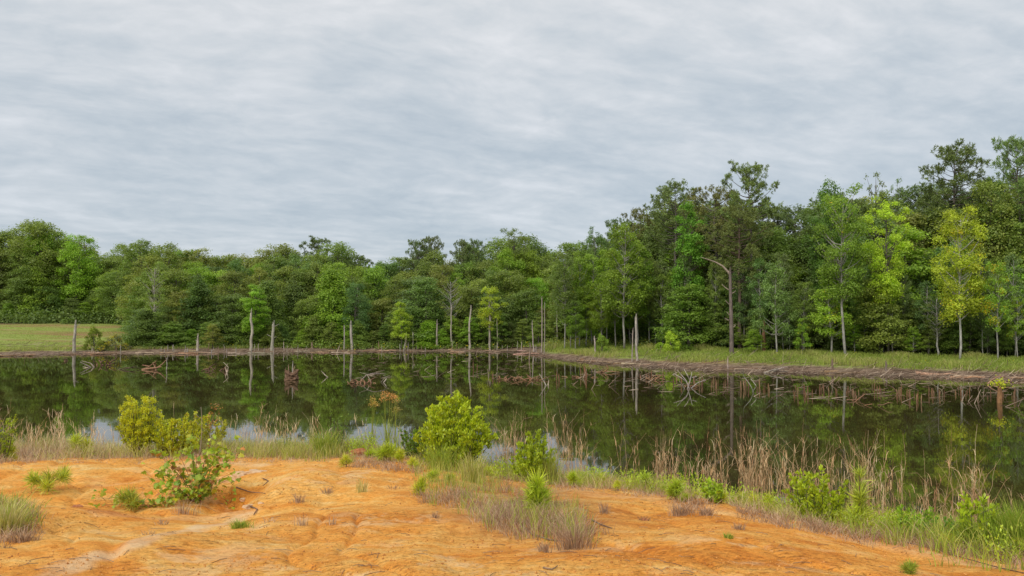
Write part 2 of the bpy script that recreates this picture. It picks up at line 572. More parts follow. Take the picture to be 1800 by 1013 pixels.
def ground_material():
    m, w = new_mat('ground')
    geo = w.n('ShaderNodeNewGeometry')
    pos = (geo, 'Position')
    zone = w.n('ShaderNodeAttribute', attribute_name='zone')
    pale = w.n('ShaderNodeAttribute', attribute_name='pale')
    sz = w.n('ShaderNodeSeparateColor', {0: (zone, 'Color')})
    st = w.n('ShaderNodeMapping', {'Vector': pos, 'Scale': (0.55, 1.5, 1.5), 'Rotation': (0, 0, 0.35)})
    a = w.noise(st, 0.9, 6, 0.62, 0.7)
    b = w.noise(pos, 3.4, 7, 0.68, 0.3)
    c = w.noise(pos, 24, 6, 0.7)
    d = w.noise(pos, 85, 4, 0.7)
    s = w.math('ADD', w.math('MULTIPLY', a, 0.55), w.math('MULTIPLY', b, 0.45))
    clay = w.ramp(s, [(0.33, (0.50, 0.150, 0.020)), (0.42, (0.68, 0.250, 0.036)), (0.49, (0.78, 0.335, 0.060)),
                      (0.56, (0.82, 0.420, 0.098)), (0.65, (0.84, 0.55, 0.20))])
    # gritty grain and dark crumbs
    g = w.ramp(c, [(0.34, (0.55, 0.50, 0.46)), (0.45, (0.93, 0.92, 0.90)), (0.58, (1.08, 1.10, 1.15)), (0.70, (1.15, 1.25, 1.45))])
    clay2 = w.mix(0.85, clay, w.mix(1.0, clay, g, 'MULTIPLY'))
    g2 = w.ramp(d, [(0.32, (0.72, 0.68, 0.62)), (0.45, (1, 1, 1)), (0.7, (1.06, 1.06, 1.08))])
    clay2 = w.mix(0.8, clay2, w.mix(1.0, clay2, g2, 'MULTIPLY'))
    mp = w.n('ShaderNodeMapping', {'Vector': pos, 'Scale': (0.8, 2.4, 2.0)})
    v = w.n('ShaderNodeTexNoise', {'Vector': mp, 'Scale': 13.0, 'Detail': 5.0, 'Roughness': 0.75, 'Distortion': 0.8})
    spots = w.ramp(v, [(0.37, (1, 1, 1)), (0.43, (0, 0, 0))])
    patch = w.ramp(w.noise(pos, 0.75, 3, 0.6), [(0.40, (0, 0, 0)), (0.60, (1, 1, 1))])
    sp = w.math('MULTIPLY', (spots, 0), patch)
    clay2 = w.mix(w.math('MULTIPLY', sp, 0.42), clay2, (0.27, 0.098, 0.028, 1))
    crk = w.n('ShaderNodeTexVoronoi', {'Vector': w.n('ShaderNodeVectorMath', {0: mp, 1: w.n('ShaderNodeVectorMath', {0: (w.noise(mp, 5, 3, 0.6), 1), 'Scale': 0.5}, operation='SCALE')}, operation='ADD'), 'Scale': 4.2}, feature='DISTANCE_TO_EDGE')
    crl = w.math('MULTIPLY', w.ramp(crk, [(0.0, (1, 1, 1)), (0.022, (0, 0, 0))]), w.ramp(w.noise(pos, 0.9, 3, 0.6, 0.5), [(0.50, (0, 0, 0)), (0.58, (1, 1, 1))]))
    clay2 = w.mix(w.math('MULTIPLY', crl, 0.22), clay2, (0.34, 0.13, 0.035, 1))
    crust = w.math('MULTIPLY', w.ramp(w.noise(pos, 1.6, 6, 0.7, 0.4), [(0.53, (0, 0, 0)), (0.60, (1, 1, 1))]), w.ramp(w.noise(pos, 0.35, 2, 0.5), [(0.42, (0, 0, 0)), (0.60, (1, 1, 1))]))
    clay2 = w.mix(w.math('MULTIPLY', crust, 0.6), clay2, w.mix(c, (0.78, 0.48, 0.20, 1), (0.88, 0.66, 0.38, 1)))
    clay2 = w.mix(w.math('MULTIPLY', (pale, 'Fac'), w.ramp(b, [(0.35, (0.25, 0.25, 0.25)), (0.6, (0.75, 0.75, 0.75))])), clay2, w.mix(c, (0.66, 0.42, 0.22, 1), (0.84, 0.64, 0.42, 1)))
    # pond mud with rotten debris
    mud = w.ramp(w.noise(pos, 1.3, 7, 0.72), [(0.35, (0.080, 0.052, 0.034)), (0.50, (0.18, 0.122, 0.082)), (0.66, (0.32, 0.235, 0.160))])
    # short meadow turf with bare spots
    tf = w.noise(pos, 0.16, 6, 0.62, 0.5)
    tf2 = w.noise(pos, 2.2, 5, 0.7)
    turf = w.ramp(tf2, [(0.3, (0.17, 0.23, 0.045)), (0.55, (0.28, 0.33, 0.075)), (0.75, (0.40, 0.38, 0.14))])
    tfm = w.n('ShaderNodeMapping', {'Vector': pos, 'Scale': (0.35, 1.0, 1.0)})
    bare = w.ramp(w.noise(tfm, 0.14, 6, 0.65, 0.4), [(0.50, (0, 0, 0)), (0.62, (1, 1, 1))])
    turf = w.mix(w.math('MULTIPLY', (bare, 0), 0.85), turf, (0.30, 0.17, 0.085, 1))
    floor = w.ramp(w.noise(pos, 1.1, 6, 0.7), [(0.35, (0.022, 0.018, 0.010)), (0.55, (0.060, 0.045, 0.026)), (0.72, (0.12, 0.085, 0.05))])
    # litter and humus under the plants of the near bank
    litter = w.ramp(b, [(0.35, (0.10, 0.065, 0.035)), (0.55, (0.25, 0.165, 0.09)), (0.7, (0.38, 0.26, 0.14))])
    lit_m = w.n('ShaderNodeAttribute', attribute_name='litter')
    clay3 = w.mix((lit_m, 'Fac'), clay2, litter)
    out = w.mix((sz, 0), mud, clay3)
    out = w.mix((sz, 1), out, turf)
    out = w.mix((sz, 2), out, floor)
    hsum = w.math('ADD', w.math('MULTIPLY', b, 0.045), w.math('ADD', w.math('MULTIPLY', c, 0.020), w.math('MULTIPLY', d, 0.008)))
    hsum = w.math('SUBTRACT', hsum, w.math('ADD', w.math('MULTIPLY', sp, 0.012), w.math('MULTIPLY', crl, 0.008)))
    hsum = w.math('ADD', hsum, w.math('MULTIPLY', crust, 0.008))
    bp = w.n('ShaderNodeBump', {'Strength': 0.9, 'Distance': 1.0, 'Height': hsum})
    bs = w.n('ShaderNodeBsdfPrincipled', {'Base Color': out, 'Roughness': 0.92, 'Specular IOR Level': 0.15, 'Normal': bp})
    w.n('ShaderNodeOutputMaterial', {0: bs})
    return m


def water_material():
    m, w = new_mat('pond_water')
    geo = w.n('ShaderNodeNewGeometry')
    mp = w.n('ShaderNodeMapping', {'Vector': (geo, 'Position'), 'Scale': (0.5, 1.0, 1.0)})
    n1 = w.noise(mp, 1.1, 3, 0.5)
    n2 = w.noise((geo, 'Position'), 6.0, 2, 0.5)
    h = w.math('ADD', w.math('MULTIPLY', n1, 0.0013), w.math('MULTIPLY', n2, 0.00012))
    bp = w.n('ShaderNodeBump', {'Strength': 1.0, 'Distance': 1.0, 'Height': h})
    murk = w.ramp(w.noise((geo, 'Position'), 0.12, 4, 0.6), [(0.35, (0.030, 0.025, 0.009)), (0.65, (0.054, 0.039, 0.014))])
    bs = w.n('ShaderNodeBsdfPrincipled', {'Base Color': murk, 'Roughness': 0.015, 'IOR': 1.6, 'Specular IOR Level': 0.5, 'Normal': bp})
    w.n('ShaderNodeOutputMaterial', {0: bs})
    return m


def rock_material(name, c0, c1):
    m, w = new_mat(name)
    tc = w.n('ShaderNodeTexCoord')
    n = w.noise((tc, 'Object'), 9, 6, 0.65)
    c = w.ramp(n, [(0.35, c0), (0.65, c1)])
    bp = w.n('ShaderNodeBump', {'Strength': 0.7, 'Distance': 0.02, 'Height': n})
    bs = w.n('ShaderNodeBsdfPrincipled', {'Base Color': c, 'Roughness': 0.9, 'Normal': bp})
    w.n('ShaderNodeOutputMaterial', {0: bs})
    return m


M_LEAF = leaf_material('tree_foliage', trans=0.42, gain=1.72, var=(0.5, 1.4))
M_NEEDLE = leaf_material('pine_needles', 0.55, 0.15, 0.3, (0.5, 1.45), (0.16, 0.09, 0.03), gain=1.5)
M_SHRUB = leaf_material('shrub_foliage', 0.38, 0.32, 0.45, (0.5, 1.4), (0.40, 0.15, 0.03), gain=1.1)
M_MAPLE = leaf_material('maple_foliage', 0.45, 0.3, 0.4, (0.7, 1.3), (0.30, 0.10, 0.035))
M_BARK = bark_material('bark')
M_GROUND = ground_material()
M_WATER = water_material()

# ------------------------------------------------------------------ ground and water
def build_ground():
    th = np.concatenate([np.linspace(-180, -60, 25)[:-1], np.linspace(-60, -38, 34)[:-1], np.linspace(-38, 38, 641), np.linspace(38, 60, 34)[1:], np.linspace(60, 180, 25)[1:-1]])
    th = np.radians(th)
    r = np.concatenate([np.linspace(0.2, 3.4, 16)[:-1], np.geomspace(3.4, 16, 330), np.geomspace(16, 40, 70)[1:], np.geomspace(40, 60, 10)[1:],
                        np.geomspace(60, 135, 110)[1:], np.geomspace(135, 260, 30)[1:], np.geomspace(260, 3000, 22)[1:]])
    TH, RR = np.meshgrid(th, r)
    X, Y = RR * np.sin(TH), RR * np.cos(TH)
    Z = height(X, Y)
    Z = np.where(Y < 1.5, 3.7 + 0.1 * fbm(X * 0.5, Y * 0.5, 3, 2) * sstep(0.5, 3, RR), Z)
    n, k = TH.shape
    V = np.stack([X, Y, Z], -1).reshape(-1, 3)
    i = np.arange(n - 1)[:, None] * k
    j = np.arange(k)[None]
    j2 = (j + 1) % k
    q = np.stack([i + j, i + k + j, i + k + j2, i + j2], -1).reshape(-1, 4)
    mb = MB()
    mb.add(V, q)
    c = len(V)
    me = None
    # close the small hole under the camera
    mb.add(np.array([[0, 0, 3.7]]))
    jj = np.arange(k)
    mb.t.append(np.stack([jj, (jj + 1) % k, np.full(k, c)], -1))
    me = mb.mesh('ground', M_GROUND, smooth=True)
    x, y, z = V[:, 0], V[:, 1], V[:, 2]
    P = np.clip(900 + F * x / np.maximum(y, 1.5), -900, 2700)
    D = np.interp(P, [-900, -500, 0, 150, 300, 450, 700, 900, 940, 962, 1050, 1200, 1500, 1800, 2200, 2700],
                  [96, 98, 104.5, 109, 110.5, 113.5, 117, 116, 109, 101, 89, 79.5, 72, 65, 60, 54])
    u = y - D + 1.2 * fbm(x * 0.2, y * 0.2, 5, 3)
    clay = np.where(y < 45, sstep(-0.05, 0.25, z), 0.0)
    wl = 1 - sstep(225, 262, P + 12 * fbm(x * 0.1, y * 0.1, 8, 2))
    wr = sstep(935, 985, P)
    turf = np.where(y > 45, sstep(2.6, 4.4, u) * (wl * (1 - sstep(56, 61, u)) + wr * (1 - sstep(13, 19, u))), 0)
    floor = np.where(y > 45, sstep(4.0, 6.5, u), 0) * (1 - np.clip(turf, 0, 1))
    turf = np.clip(turf, 0, 1)
    col = np.stack([clay, turf, floor, np.ones_like(clay)], -1)
    col = np.concatenate([col, [[1, 0, 0, 1]]])
    a = me.attributes.new('zone', 'FLOAT_COLOR', 'POINT')
    a.data.foreach_set('color', col.astype(np.float32).ravel())
    # pale washed sand left by run-off
    pale = np.zeros(len(V))
    for line, wd, s in PALE:
        pts = np.array([G1(*p)[:2] for p in line])
        for a0, b0 in zip(pts[:-1], pts[1:]):
            ab = b0 - a0
            t = np.clip(((x - a0[0]) * ab[0] + (y - a0[1]) * ab[1]) / (ab @ ab), 0, 1)
            dd = np.hypot(x - a0[0] - t * ab[0], y - a0[1] - t * ab[1]) + 0.06 * fbm(x * 4, y * 4, 91, 2) * (y < 30)
            pale = np.maximum(pale, s * (1 - sstep(wd * 0.35, wd, dd)))
    a = me.attributes.new('pale', 'FLOAT', 'POINT')
    a.data.foreach_set('value', np.append(pale, 0).astype(np.float32))
    # litter under the near vegetation
    crest = crestY(P)
    lit = sstep(-0.6, 0.9, y - crest + 0.9 * fbm(x * 0.9, y * 0.9, 15, 3)) * (y < 45) * 0.8
    pp, qq = project(x, np.maximum(y, 1.0), z)
    tong = np.exp(-(((pp - 930 - (qq - 900) * 0.8) / 130) ** 2 + ((qq - 895) / 48) ** 2)) * (y < 16) * (y > 2)
    lit = np.clip(np.maximum(lit, tong * (0.75 + 0.5 * fbm(x * 1.5, y * 1.5, 17, 3))), 0, 0.85)
    a = me.attributes.new('litter', 'FLOAT', 'POINT')
    a.data.foreach_set('value', np.append(lit, 0).astype(np.float32))
    link('ground', me, kind='structure')


def crestY(P):
    return np.interp(P, [-400, 0, 200, 400, 700, 820, 1000, 1200, 1350, 1500, 1650, 1800, 2200], [13.5, 13.2, 14, 14.0, 14.2, 12.8, 11.8, 10.9, 9.8, 9.0, 8.3, 7.8, 7.2])


PALE = [([(60, 1030), (150, 985), (240, 958), (330, 935), (430, 905)], 0.16, 0.9),
        ([(420, 1), (421, 2)], 0.01, 0),
        ([(300, 830), (360, 812), (460, 820)], 0.25, 0.6),
        ([(395, 845), (430, 835)], 0.22, 0.9),
        ([(200, 905), (330, 912), (420, 905)], 0.3, 0.35),
        ([(1480, 945), (1600, 965), (1800, 1000)], 0.28, 0.5),
        ([(1180, 880), (1320, 915), (1480, 945)], 0.25, 0.35),
        ([(1000, 860), (1180, 885)], 0.3, 0.3)]
PALE.pop(1)
build_ground()

wm = MB()
wm.add([(-260, 14, 0), (260, 14, 0), (260, 135, 0), (-260, 135, 0)], [[0, 1, 2, 3]])
link('pond_water', wm.mesh('pond_water', M_WATER), kind='structure')

# ------------------------------------------------------------------ trees
def gen_broadleaf(H, Rad, base, ncl, rc, nleaf, ls, prof='round', flat=0.62, r0=None, limbs=1.0, up=0.45, wander=0.02, tips=0.14):
    tr, cr = MB(), MB()
    n = 10
    t = np.linspace(0, 1, n)
    wob = np.cumsum(rng.normal(size=(n, 2)) * wander * H * 0.35, axis=0)
    wob -= wob[0]
    pts = np.concatenate([wob, (t * H * 0.94)[:, None]], 1)
    r0 = r0 or (0.012 * H + 0.03)
    tube(tr, pts, r0 * (1 - t) ** 0.75 + 0.025, 7, rough=0.15)

    def axis(z):
        return np.array([np.interp(z, pts[:, 2], pts[:, 0]), np.interp(z, pts[:, 2], pts[:, 1]), z])
    C, S = [], []
    for i in range(ncl):
        u = (i + rng.random()) / ncl
        if prof == 'round':
            p = math.sqrt(max(0.02, 1 - ((u - 0.38) / 0.64) ** 2))
        elif prof == 'cone':
            p = (1 - u) ** 0.8 * 0.95 + 0.06
        elif prof == 'column':
            p = math.sin(math.pi * min(0.97, 0.12 + u * 0.84)) ** 0.45
        elif prof == 'vase':
            p = 0.35 + 0.75 * math.sin(math.pi * min(0.92, u * 0.92)) * (0.4 + 0.6 * u)
        else:
            p = 1.0 - 0.75 * u ** 1.6
        ang = i * 2.39996 + rng.normal() * 0.5
        rr = Rad * p * (0.30 + 0.70 * math.sqrt(rng.random())) * (0.85 + 0.3 * rng.random())
        z = H * (base + (1 - base) * u * 0.97)
        a = axis(z)
        c = a + np.array([math.cos(ang) * rr, math.sin(ang) * rr, rng.normal() * 0.03 * H])
        rcl = rc * (0.65 + 0.7 * rng.random()) * (1.0 - 0.35 * u)
        C.append(c)
        S.append(rcl)
        if rng.random() < limbs:
            z0 = max(H * base * 0.85, z - rr * up - 0.3)
            p0 = axis(min(z0, H * 0.93))
            tube(tr, curve3(p0, c, (0, 0, -rr * 0.10 + rng.normal() * 0.15), 4), np.array([0.022, 0.017, 0.012, 0.006]) * H * 0.12 * (0.6 + rr / Rad), 4, cap=False)
    C, S = np.array(C), np.array(S)
    w = S ** 2
    cnt = np.maximum(8, (nleaf * w / w.sum()).astype(int))
    idx = np.repeat(np.arange(len(C)), cnt)
    m = len(idx)
    d = rng.normal(size=(m, 3))
    d[:, 2] = np.abs(d[:, 2]) * np.where(rng.random(m) < 0.74, 1, -0.7)
    d = norm(d)
    lump = 1 + 0.35 * np.sin(d[:, 0] * 5 + idx) * np.cos(d[:, 1] * 5 + idx * 1.7)
    rad = (0.45 + 0.55 * rng.random(m) ** 0.5) * lump
    rad *= np.where(rng.random(m) < tips, 1.35, 1.0)
    c = C[idx] + d * (S[idx] * rad)[:, None] * np.array([1, 1, flat])
    nr = d * 0.55 + np.array([0, 0, 0.55]) + rng.normal(size=(m, 3)) * 0.42
    ct = rng.random(len(C))
    tint = np.clip(0.42 * ct[idx] + 0.58 * rng.random(m), 0, 1)
    hue = np.clip(0.45 * rng.random(len(C))[idx] + 0.55 * rng.random(m), 0, 1)
    leaves(cr, c, nr, ls * (0.6 + 0.8 * rng.random(m)), 0.6, tint, hue)
    return tr.mesh('trunk', M_BARK, True), cr.mesh('crown', M_LEAF), H, Rad


def gen_pine(H, Rad, base, nb, tufts, nneed, nl=0.34, r0=None, top=1.0):
    tr, cr = MB(), MB()
    n = 10
    t = np.linspace(0, 1, n)
    wob = np.cumsum(rng.normal(size=(n, 2)) * 0.004 * H, axis=0)
    wob -= wob[0]
    pts = np.concatenate([wob, (t * H * 0.97)[:, None]], 1)
    r0 = r0 or 0.011 * H + 0.02
    tube(tr, pts, r0 * (1 - t) ** 0.7 + 0.02, 7, rough=0.2)
    P, Dn = [], []
    for i in range(nb):
        u = (i + rng.random()) / nb
        z = H * (base + (1 - base) * u ** 0.9)
        ang = i * 2.4 + rng.normal() * 0.4
        L = Rad * (0.30 + 0.85 * math.sin(math.pi * (0.16 + 0.80 * u)) ** 0.8) * (0.45 + 0.65 * rng.random()) * (1.0 if u < 0.88 else 0.75)
        p0 = np.array([np.interp(z, pts[:, 2], pts[:, 0]), np.interp(z, pts[:, 2], pts[:, 1]), z])
        rise = L * (0.10 + 0.75 * u * u + 0.30 * rng.random())
        p1 = p0 + np.array([math.cos(ang) * L, math.sin(ang) * L, rise])
        cv = curve3(p0, p1, (0, 0, -0.12 * L), 5)
        tube(tr, cv, np.linspace(0.045, 0.012, 5) * (0.5 + L / Rad), 4, cap=False)
        k = max(2, int(tufts / nb * (0.5 + L / Rad)))
        pr = (0.42 + 0.30 * rng.random()) * Rad / 3.3
        e = cv[-1] + np.array([0, 0, 0.1])
        for j in range(k):
            f = rng.random()
            b = e if f < 0.72 else cv[3] * 0.5 + cv[4] * 0.5 + rng.normal(size=3) * 0.25
            P.append(b + norm(rng.normal(size=3)) * pr * (0.5 + 0.6 * rng.random()) * np.array([1.15, 1.15, 0.8]))
            Dn.append(norm(rng.normal(size=3) * 0.35 + np.array([0, 0, 1.0])))
    P.append(pts[-1])
    Dn.append(np.array([0, 0, 1.0]))
    P, Dn = np.array(P), np.array(Dn)
    idx = np.repeat(np.arange(len(P)), nneed)
    m = len(idx)
    d = norm(rng.normal(size=(m, 3)) * 0.75 + Dn[idx] * 0.75)
    st = P[idx] - Dn[idx] * (rng.random(m) * nl * 1.0)[:, None]
    tint = np.clip(0.5 * rng.random(len(P))[idx] + 0.5 * rng.random(m), 0, 1)
    leaves(cr, st, rng.normal(size=(m, 3)), nl * (0.6 + 0.7 * rng.random(m)), 0.22, tint, np.clip(rng.random(len(P))[idx] * 0.5 + rng.random(m) * 0.5, 0, 1), along=d)
    return tr.mesh('trunk', M_BARK, True), cr.mesh('crown', M_NEEDLE), H, Rad


V = {}
V['oak'] = [gen_broadleaf(18, 4.6, 0.18, 95, 1.45, 20000, 0.30, 'round', 0.85, tips=0.25) for _ in range(3)]
V['tall'] = [gen_broadleaf(21, 3.7, 0.25, 85, 1.3, 20000, 0.29, 'round', 0.9, tips=0.25) for _ in range(2)]
V['bushy'] = [gen_broadleaf(11, 3.4, 0.02, 80, 1.1, 16000, 0.25, 'cone', 0.8, tips=0.25) for _ in range(2)]
V['layer'] = [gen_broadleaf(11, 3.6, 0.08, 72, 1.2, 15000, 0.24, 'taper', 0.5, up=0.15, tips=0.22) for _ in range(3)]
V['gum'] = [gen_broadleaf(17, 2.7, 0.32, 72, 0.9, 15000, 0.23, 'column', 0.85, r0=0.12, up=0.7, tips=0.22) for _ in range(3)]
V['spire'] = [gen_broadleaf(19, 2.0, 0.30, 66, 0.85, 14000, 0.24, 'column', 0.85, r0=0.14, up=0.8, tips=0.2)]
V['open'] = [gen_broadleaf(18, 3.5, 0.38, 66, 0.95, 13000, 0.23, 'vase', 0.7, r0=0.15, up=0.8, tips=0.2) for _ in range(2)]
V['young'] = [gen_broadleaf(8, 1.7, 0.26, 46, 0.52, 7000, 0.16, 'taper', 0.7, r0=0.06, up=0.5, tips=0.2) for _ in range(3)]
V['slim'] = [gen_broadleaf(9.5, 1.5, 0.36, 44, 0.50, 6000, 0.17, 'column', 0.8, r0=0.07, up=0.8, wander=0.03, tips=0.2) for _ in range(2)]
V['sparse'] = [gen_broadleaf(12, 2.0, 0.35, 60, 0.42, 3000, 0.15, 'vase', 0.6, r0=0.09, up=0.8, limbs=1)]
V['pine'] = [gen_pine(22, 3.3, 0.42, 78, 1000, 17, 0.30) for _ in range(3)]
V['pinetop'] = [gen_pine(23, 3.2, 0.58, 70, 900, 18, 0.32) for _ in range(2)]

DARK, MIDG, OLIVE = (0.100, 0.150, 0.042), (0.132, 0.190, 0.046), (0.155, 0.200, 0.052)
BRIGHT, LIME, COOL = (0.165, 0.260, 0.036), (0.235, 0.330, 0.036), (0.105, 0.165, 0.056)
PINEC, PINEB = (0.102, 0.152, 0.048), (0.128, 0.156, 0.052)
BARK_GREY, BARK_PALE, BARK_BROWN, BARK_DEAD = (0.15, 0.13, 0.11), (0.36, 0.34, 0.30), (0.13, 0.085, 0.06), (0.40, 0.34, 0.28)
NAMES = {'oak': ('broadleaf_tree', 'tree'), 'tall': ('broadleaf_tree', 'tree'), 'bushy': ('bushy_tree', 'tree'), 'layer': ('understory_tree', 'tree'),
         'gum': ('sweetgum_tree', 'tree'), 'spire': ('sweetgum_tree', 'tree'), 'open': ('poplar_tree', 'tree'), 'young': ('young_tree', 'tree'),
         'slim': ('young_tree', 'tree'), 'sparse': ('half_bare_tree', 'tree'), 'pine': ('pine_tree', 'pine tree'), 'pinetop': ('pine_tree', 'pine tree')}


def vary(c, k=0.16):
    g = 1 + random.uniform(-k, k)
    return tuple(max(0.004, x * g * (1 + random.uniform(-k * 0.5, k * 0.5))) for x in c)


def tree(kind, px, Y, top, color, label, group=None, wide=None, yellow=0.0, bark=BARK_GREY, i=None, width_px=None, base_z=None):
    tm, cm, H, Rd = V[kind][random.randrange(len(V[kind])) if i is None else i]
    x = px_to_X(px, Y)
    z0 = H1(x, Y) - 0.1 if base_z is None else base_z
    ztop = at_depth(px, top, Y)[2]
    s = (ztop - z0) / H
    if width_px:
        sw = (width_px / 2 / F * Y) / (Rd * 1.15)
    else:
        sw = s ** 0.7 * (wide or random.uniform(0.9, 1.12))
    nm, cat = NAMES[kind]
    o = thing(nm, label, cat, (x, Y, z0), random.uniform(0, 6.28), group, (sw, sw, s))
    link('trunk', tm, o, bark)
    link('crown', cm, o, (*vary(color), 1 - yellow))
    if group:
        o['label'] = colour_word(color) + ' ' + label
        later(o, px, 'far')
    return o


def skyline(px):
    k = [(-300, 400), (-60, 402), (0, 405), (40, 402), (70, 392), (100, 403), (130, 416), (160, 434), (190, 442), (210, 430), (235, 431), (250, 421), (270, 416), (300, 424),
         (340, 431), (380, 437), (410, 440), (450, 433), (500, 433), (530, 437), (550, 429), (580, 426), (610, 436), (640, 448), (680, 454), (700, 438), (725, 446), (750, 427),
         (775, 436), (790, 450), (810, 433), (830, 430), (860, 441), (880, 420), (900, 410), (930, 413), (950, 434), (990, 436), (1010, 445), (1030, 442), (2000, 442)]
    return float(np.interp(px, [a for a, _ in k], [b for _, b in k]))


g_mid = 'trees of the far wood across the pond'
# back rows of the far wood (they make the skyline)
px = -260
while px < 1080:
    lf = px < 235
    Y = random.uniform(184, 192) if lf else random.uniform(152, 166)
    kind = random.choice(['oak', 'oak', 'tall', 'oak', 'pinetop'] if not lf else ['oak', 'tall', 'oak'])
    col = random.choice([MIDG, OLIVE, DARK, OLIVE, MIDG]) if kind != 'pinetop' else PINEC
    tree(kind, px, Y, skyline(px) + random.uniform(-2, 12), col,
         ('back row pine' if kind == 'pinetop' else 'skyline tree, back row'),
         'back row pines of the far wood' if kind == 'pinetop' else 'back row trees of the far wood', wide=1.15)
    px += random.uniform(26, 40)
px = -200
while px < 1060:
    if px > 235:
        tree(random.choice(['oak', 'tall', 'oak']), px, random.uniform(143, 149), skyline(px) + random.uniform(12, 34), random.choice([MIDG, OLIVE, OLIVE, BRIGHT, COOL]),
             'tree below the skyline', 'middle rows of the far wood', wide=1.1)
    else:
        tree(random.choice(['oak', 'tall', 'layer']), px, random.uniform(176, 183), skyline(px) + random.uniform(12, 45), random.choice([MIDG, DARK, MIDG, BRIGHT]),
             'tree behind the meadow', 'middle row behind the meadow', wide=1.1)
    px += random.uniform(27, 44)
px = 250
while px < 1030:
    tree(random.choice(['oak', 'tall', 'layer', 'gum']), px, random.uniform(133, 140), random.uniform(462, 492), random.choice([MIDG, OLIVE, BRIGHT, OLIVE, MIDG]),
         'second row tree', 'second row of the far wood', wide=1.1)
    px += random.uniform(26, 42)
px = 245
while px < 990:
    tree(random.choice(['layer', 'bushy', 'layer', 'oak']), px, random.uniform(123, 130), random.uniform(488, 545), random.choice([MIDG, DARK, OLIVE, MIDG, COOL]),
         'low branched front tree', 'front row of the far wood', wide=1.25)
    px += random.uniform(22, 36)
px = 240
while px < 985:
    tree('bushy' if random.random() < 0.6 else 'young', px, random.uniform(119.5, 122.5), random.uniform(552, 588), random.choice([MIDG, DARK, OLIVE, BRIGHT]),
         'small bushy shore tree', 'small shore trees of the far wood', wide=1.35)
    px += random.uniform(17, 30)
px = -160
while px < 232:
    tree(random.choice(['layer', 'bushy', 'oak']), px, random.uniform(167, 173), random.uniform(468, 545), random.choice([MIDG, DARK, BRIGHT, MIDG]),
         'meadow edge tree', 'trees along the far edge of the meadow', wide=1.25)
    px += random.uniform(14, 28)
# individuals of the far wood
tree('oak', 70, 180, 391, MIDG, 'tall open crowned tree above the meadow, highest of the left wood', width_px=110, i=1)
tree('tall', 133, 176, 413, BRIGHT, 'bright green tree above the meadow, right of the highest left one', width_px=75)
tree('bushy', 262, 119, 545, DARK, 'broad dark bush tree where the wood meets the meadow', width_px=100, i=0)
tree('bushy', 300, 118.5, 568, MIDG, 'low spreading bush tree with big leaves beside the meadow corner', width_px=90, i=1)
tree('sparse', 270, 119, 462, OLIVE, 'bare twiggy grey tree among green ones near the meadow corner', width_px=60, bark=(0.36, 0.33, 0.27))
tree('young', 374, 117, 568, OLIVE, 'pale leafed young tree behind the short broken snag', width_px=36, yellow=0.1)
tree('spire', 443, 119, 503, BRIGHT, 'bright green pointed tree rising behind the tall white snag', width_px=48)
tree('bushy', 585, 124, 474, BRIGHT, 'large bright green cone shaped tree in the middle of the far shore', width_px=110, i=0)
tree('oak', 555, 140, 462, COOL, 'dark bluish round topped tree behind the bright cone', width_px=70)
tree('tall', 628, 122, 498, (0.095, 0.16, 0.065), 'grey green leafy tree over the white dead stems', width_px=50)
tree('young', 706, 119, 532, LIME, 'yellowish young tree on the far shore', width_px=46, yellow=0.05)
tree('sparse', 793, 122, 488, OLIVE, 'thin leafed tree with pale trunk in the far wood', width_px=60, bark=BARK_PALE)
tree('slim', 862, 119, 503, LIME, 'yellow green tree with pale trunk near the middle of the far shore', width_px=48, yellow=0.10, bark=BARK_PALE)
tree('pinetop', 733, 150, 430, PINEC, 'pine on the skyline, left one of a close pair', width_px=44, i=0)
tree('pinetop', 757, 152, 425, PINEC, 'pine on the skyline, right one of a close pair', width_px=46, i=1)
tree('pinetop', 812, 148, 430, PINEC, 'narrow pine on the skyline with bare trunk showing', width_px=38, i=0)
tree('pinetop', 833, 148, 431, PINEC, 'narrow pine on the skyline beside the dip', width_px=40, i=1)
tree('open', 905, 148, 409, DARK, 'tall dark tree standing highest in the middle of the skyline', width_px=75, i=0)

# right wood
SKR = [(1000, 447), (1030, 412), (1060, 408), (1080, 398), (1105, 390), (1130, 380), (1160, 352), (1200, 333), (1250, 345), (1300, 335), (1355, 352), (1380, 364), (1430, 347), (1470, 330),
       (1540, 322), (1580, 325), (1610, 330), (1640, 325), (1720, 322), (1750, 312), (1790, 300), (2100, 285)]


def sky_r(px):
    return float(np.interp(px, [a for a, _ in SKR], [b for _, b in SKR])) + 7 + 7 * (px > 1700)


def edge(px):    # depth of the wood's edge behind the right bank
    return float(np.interp(px, [985, 1100, 1300, 1500, 1690, 1800, 2200], [112, 106, 95, 88, 81, 79, 74]))


px = 1020
while px < 2080:
    kind = random.choice(['pine', 'tall', 'oak', 'pine'])
    tree(kind, px, edge(px) + random.uniform(22, 30), sky_r(px) + random.uniform(4, 22), PINEC if kind == 'pine' else random.choice([MIDG, OLIVE, DARK]),
         'deep wood pine' if kind == 'pine' else 'deep wood broad tree', 'back rows of the right hand wood' + (' (pines)' if kind == 'pine' else ''), wide=1.15)
    px += random.uniform(24, 36)
px = 1010
while px < 2060:
    kind = random.choice(['pine', 'tall', 'oak', 'oak'])
    tree(kind, px, edge(px) + random.uniform(12, 18), sky_r(px) + random.uniform(18, 60), random.choice([PINEC, PINEB]) if kind == 'pine' else random.choice([MIDG, OLIVE, DARK, COOL]),
         'mid wood pine' if kind == 'pine' else 'mid wood full tree', 'middle of the right hand wood' + (' (pines)' if kind == 'pine' else ''), wide=1.15)
    px += random.uniform(27, 40)
px = 1005
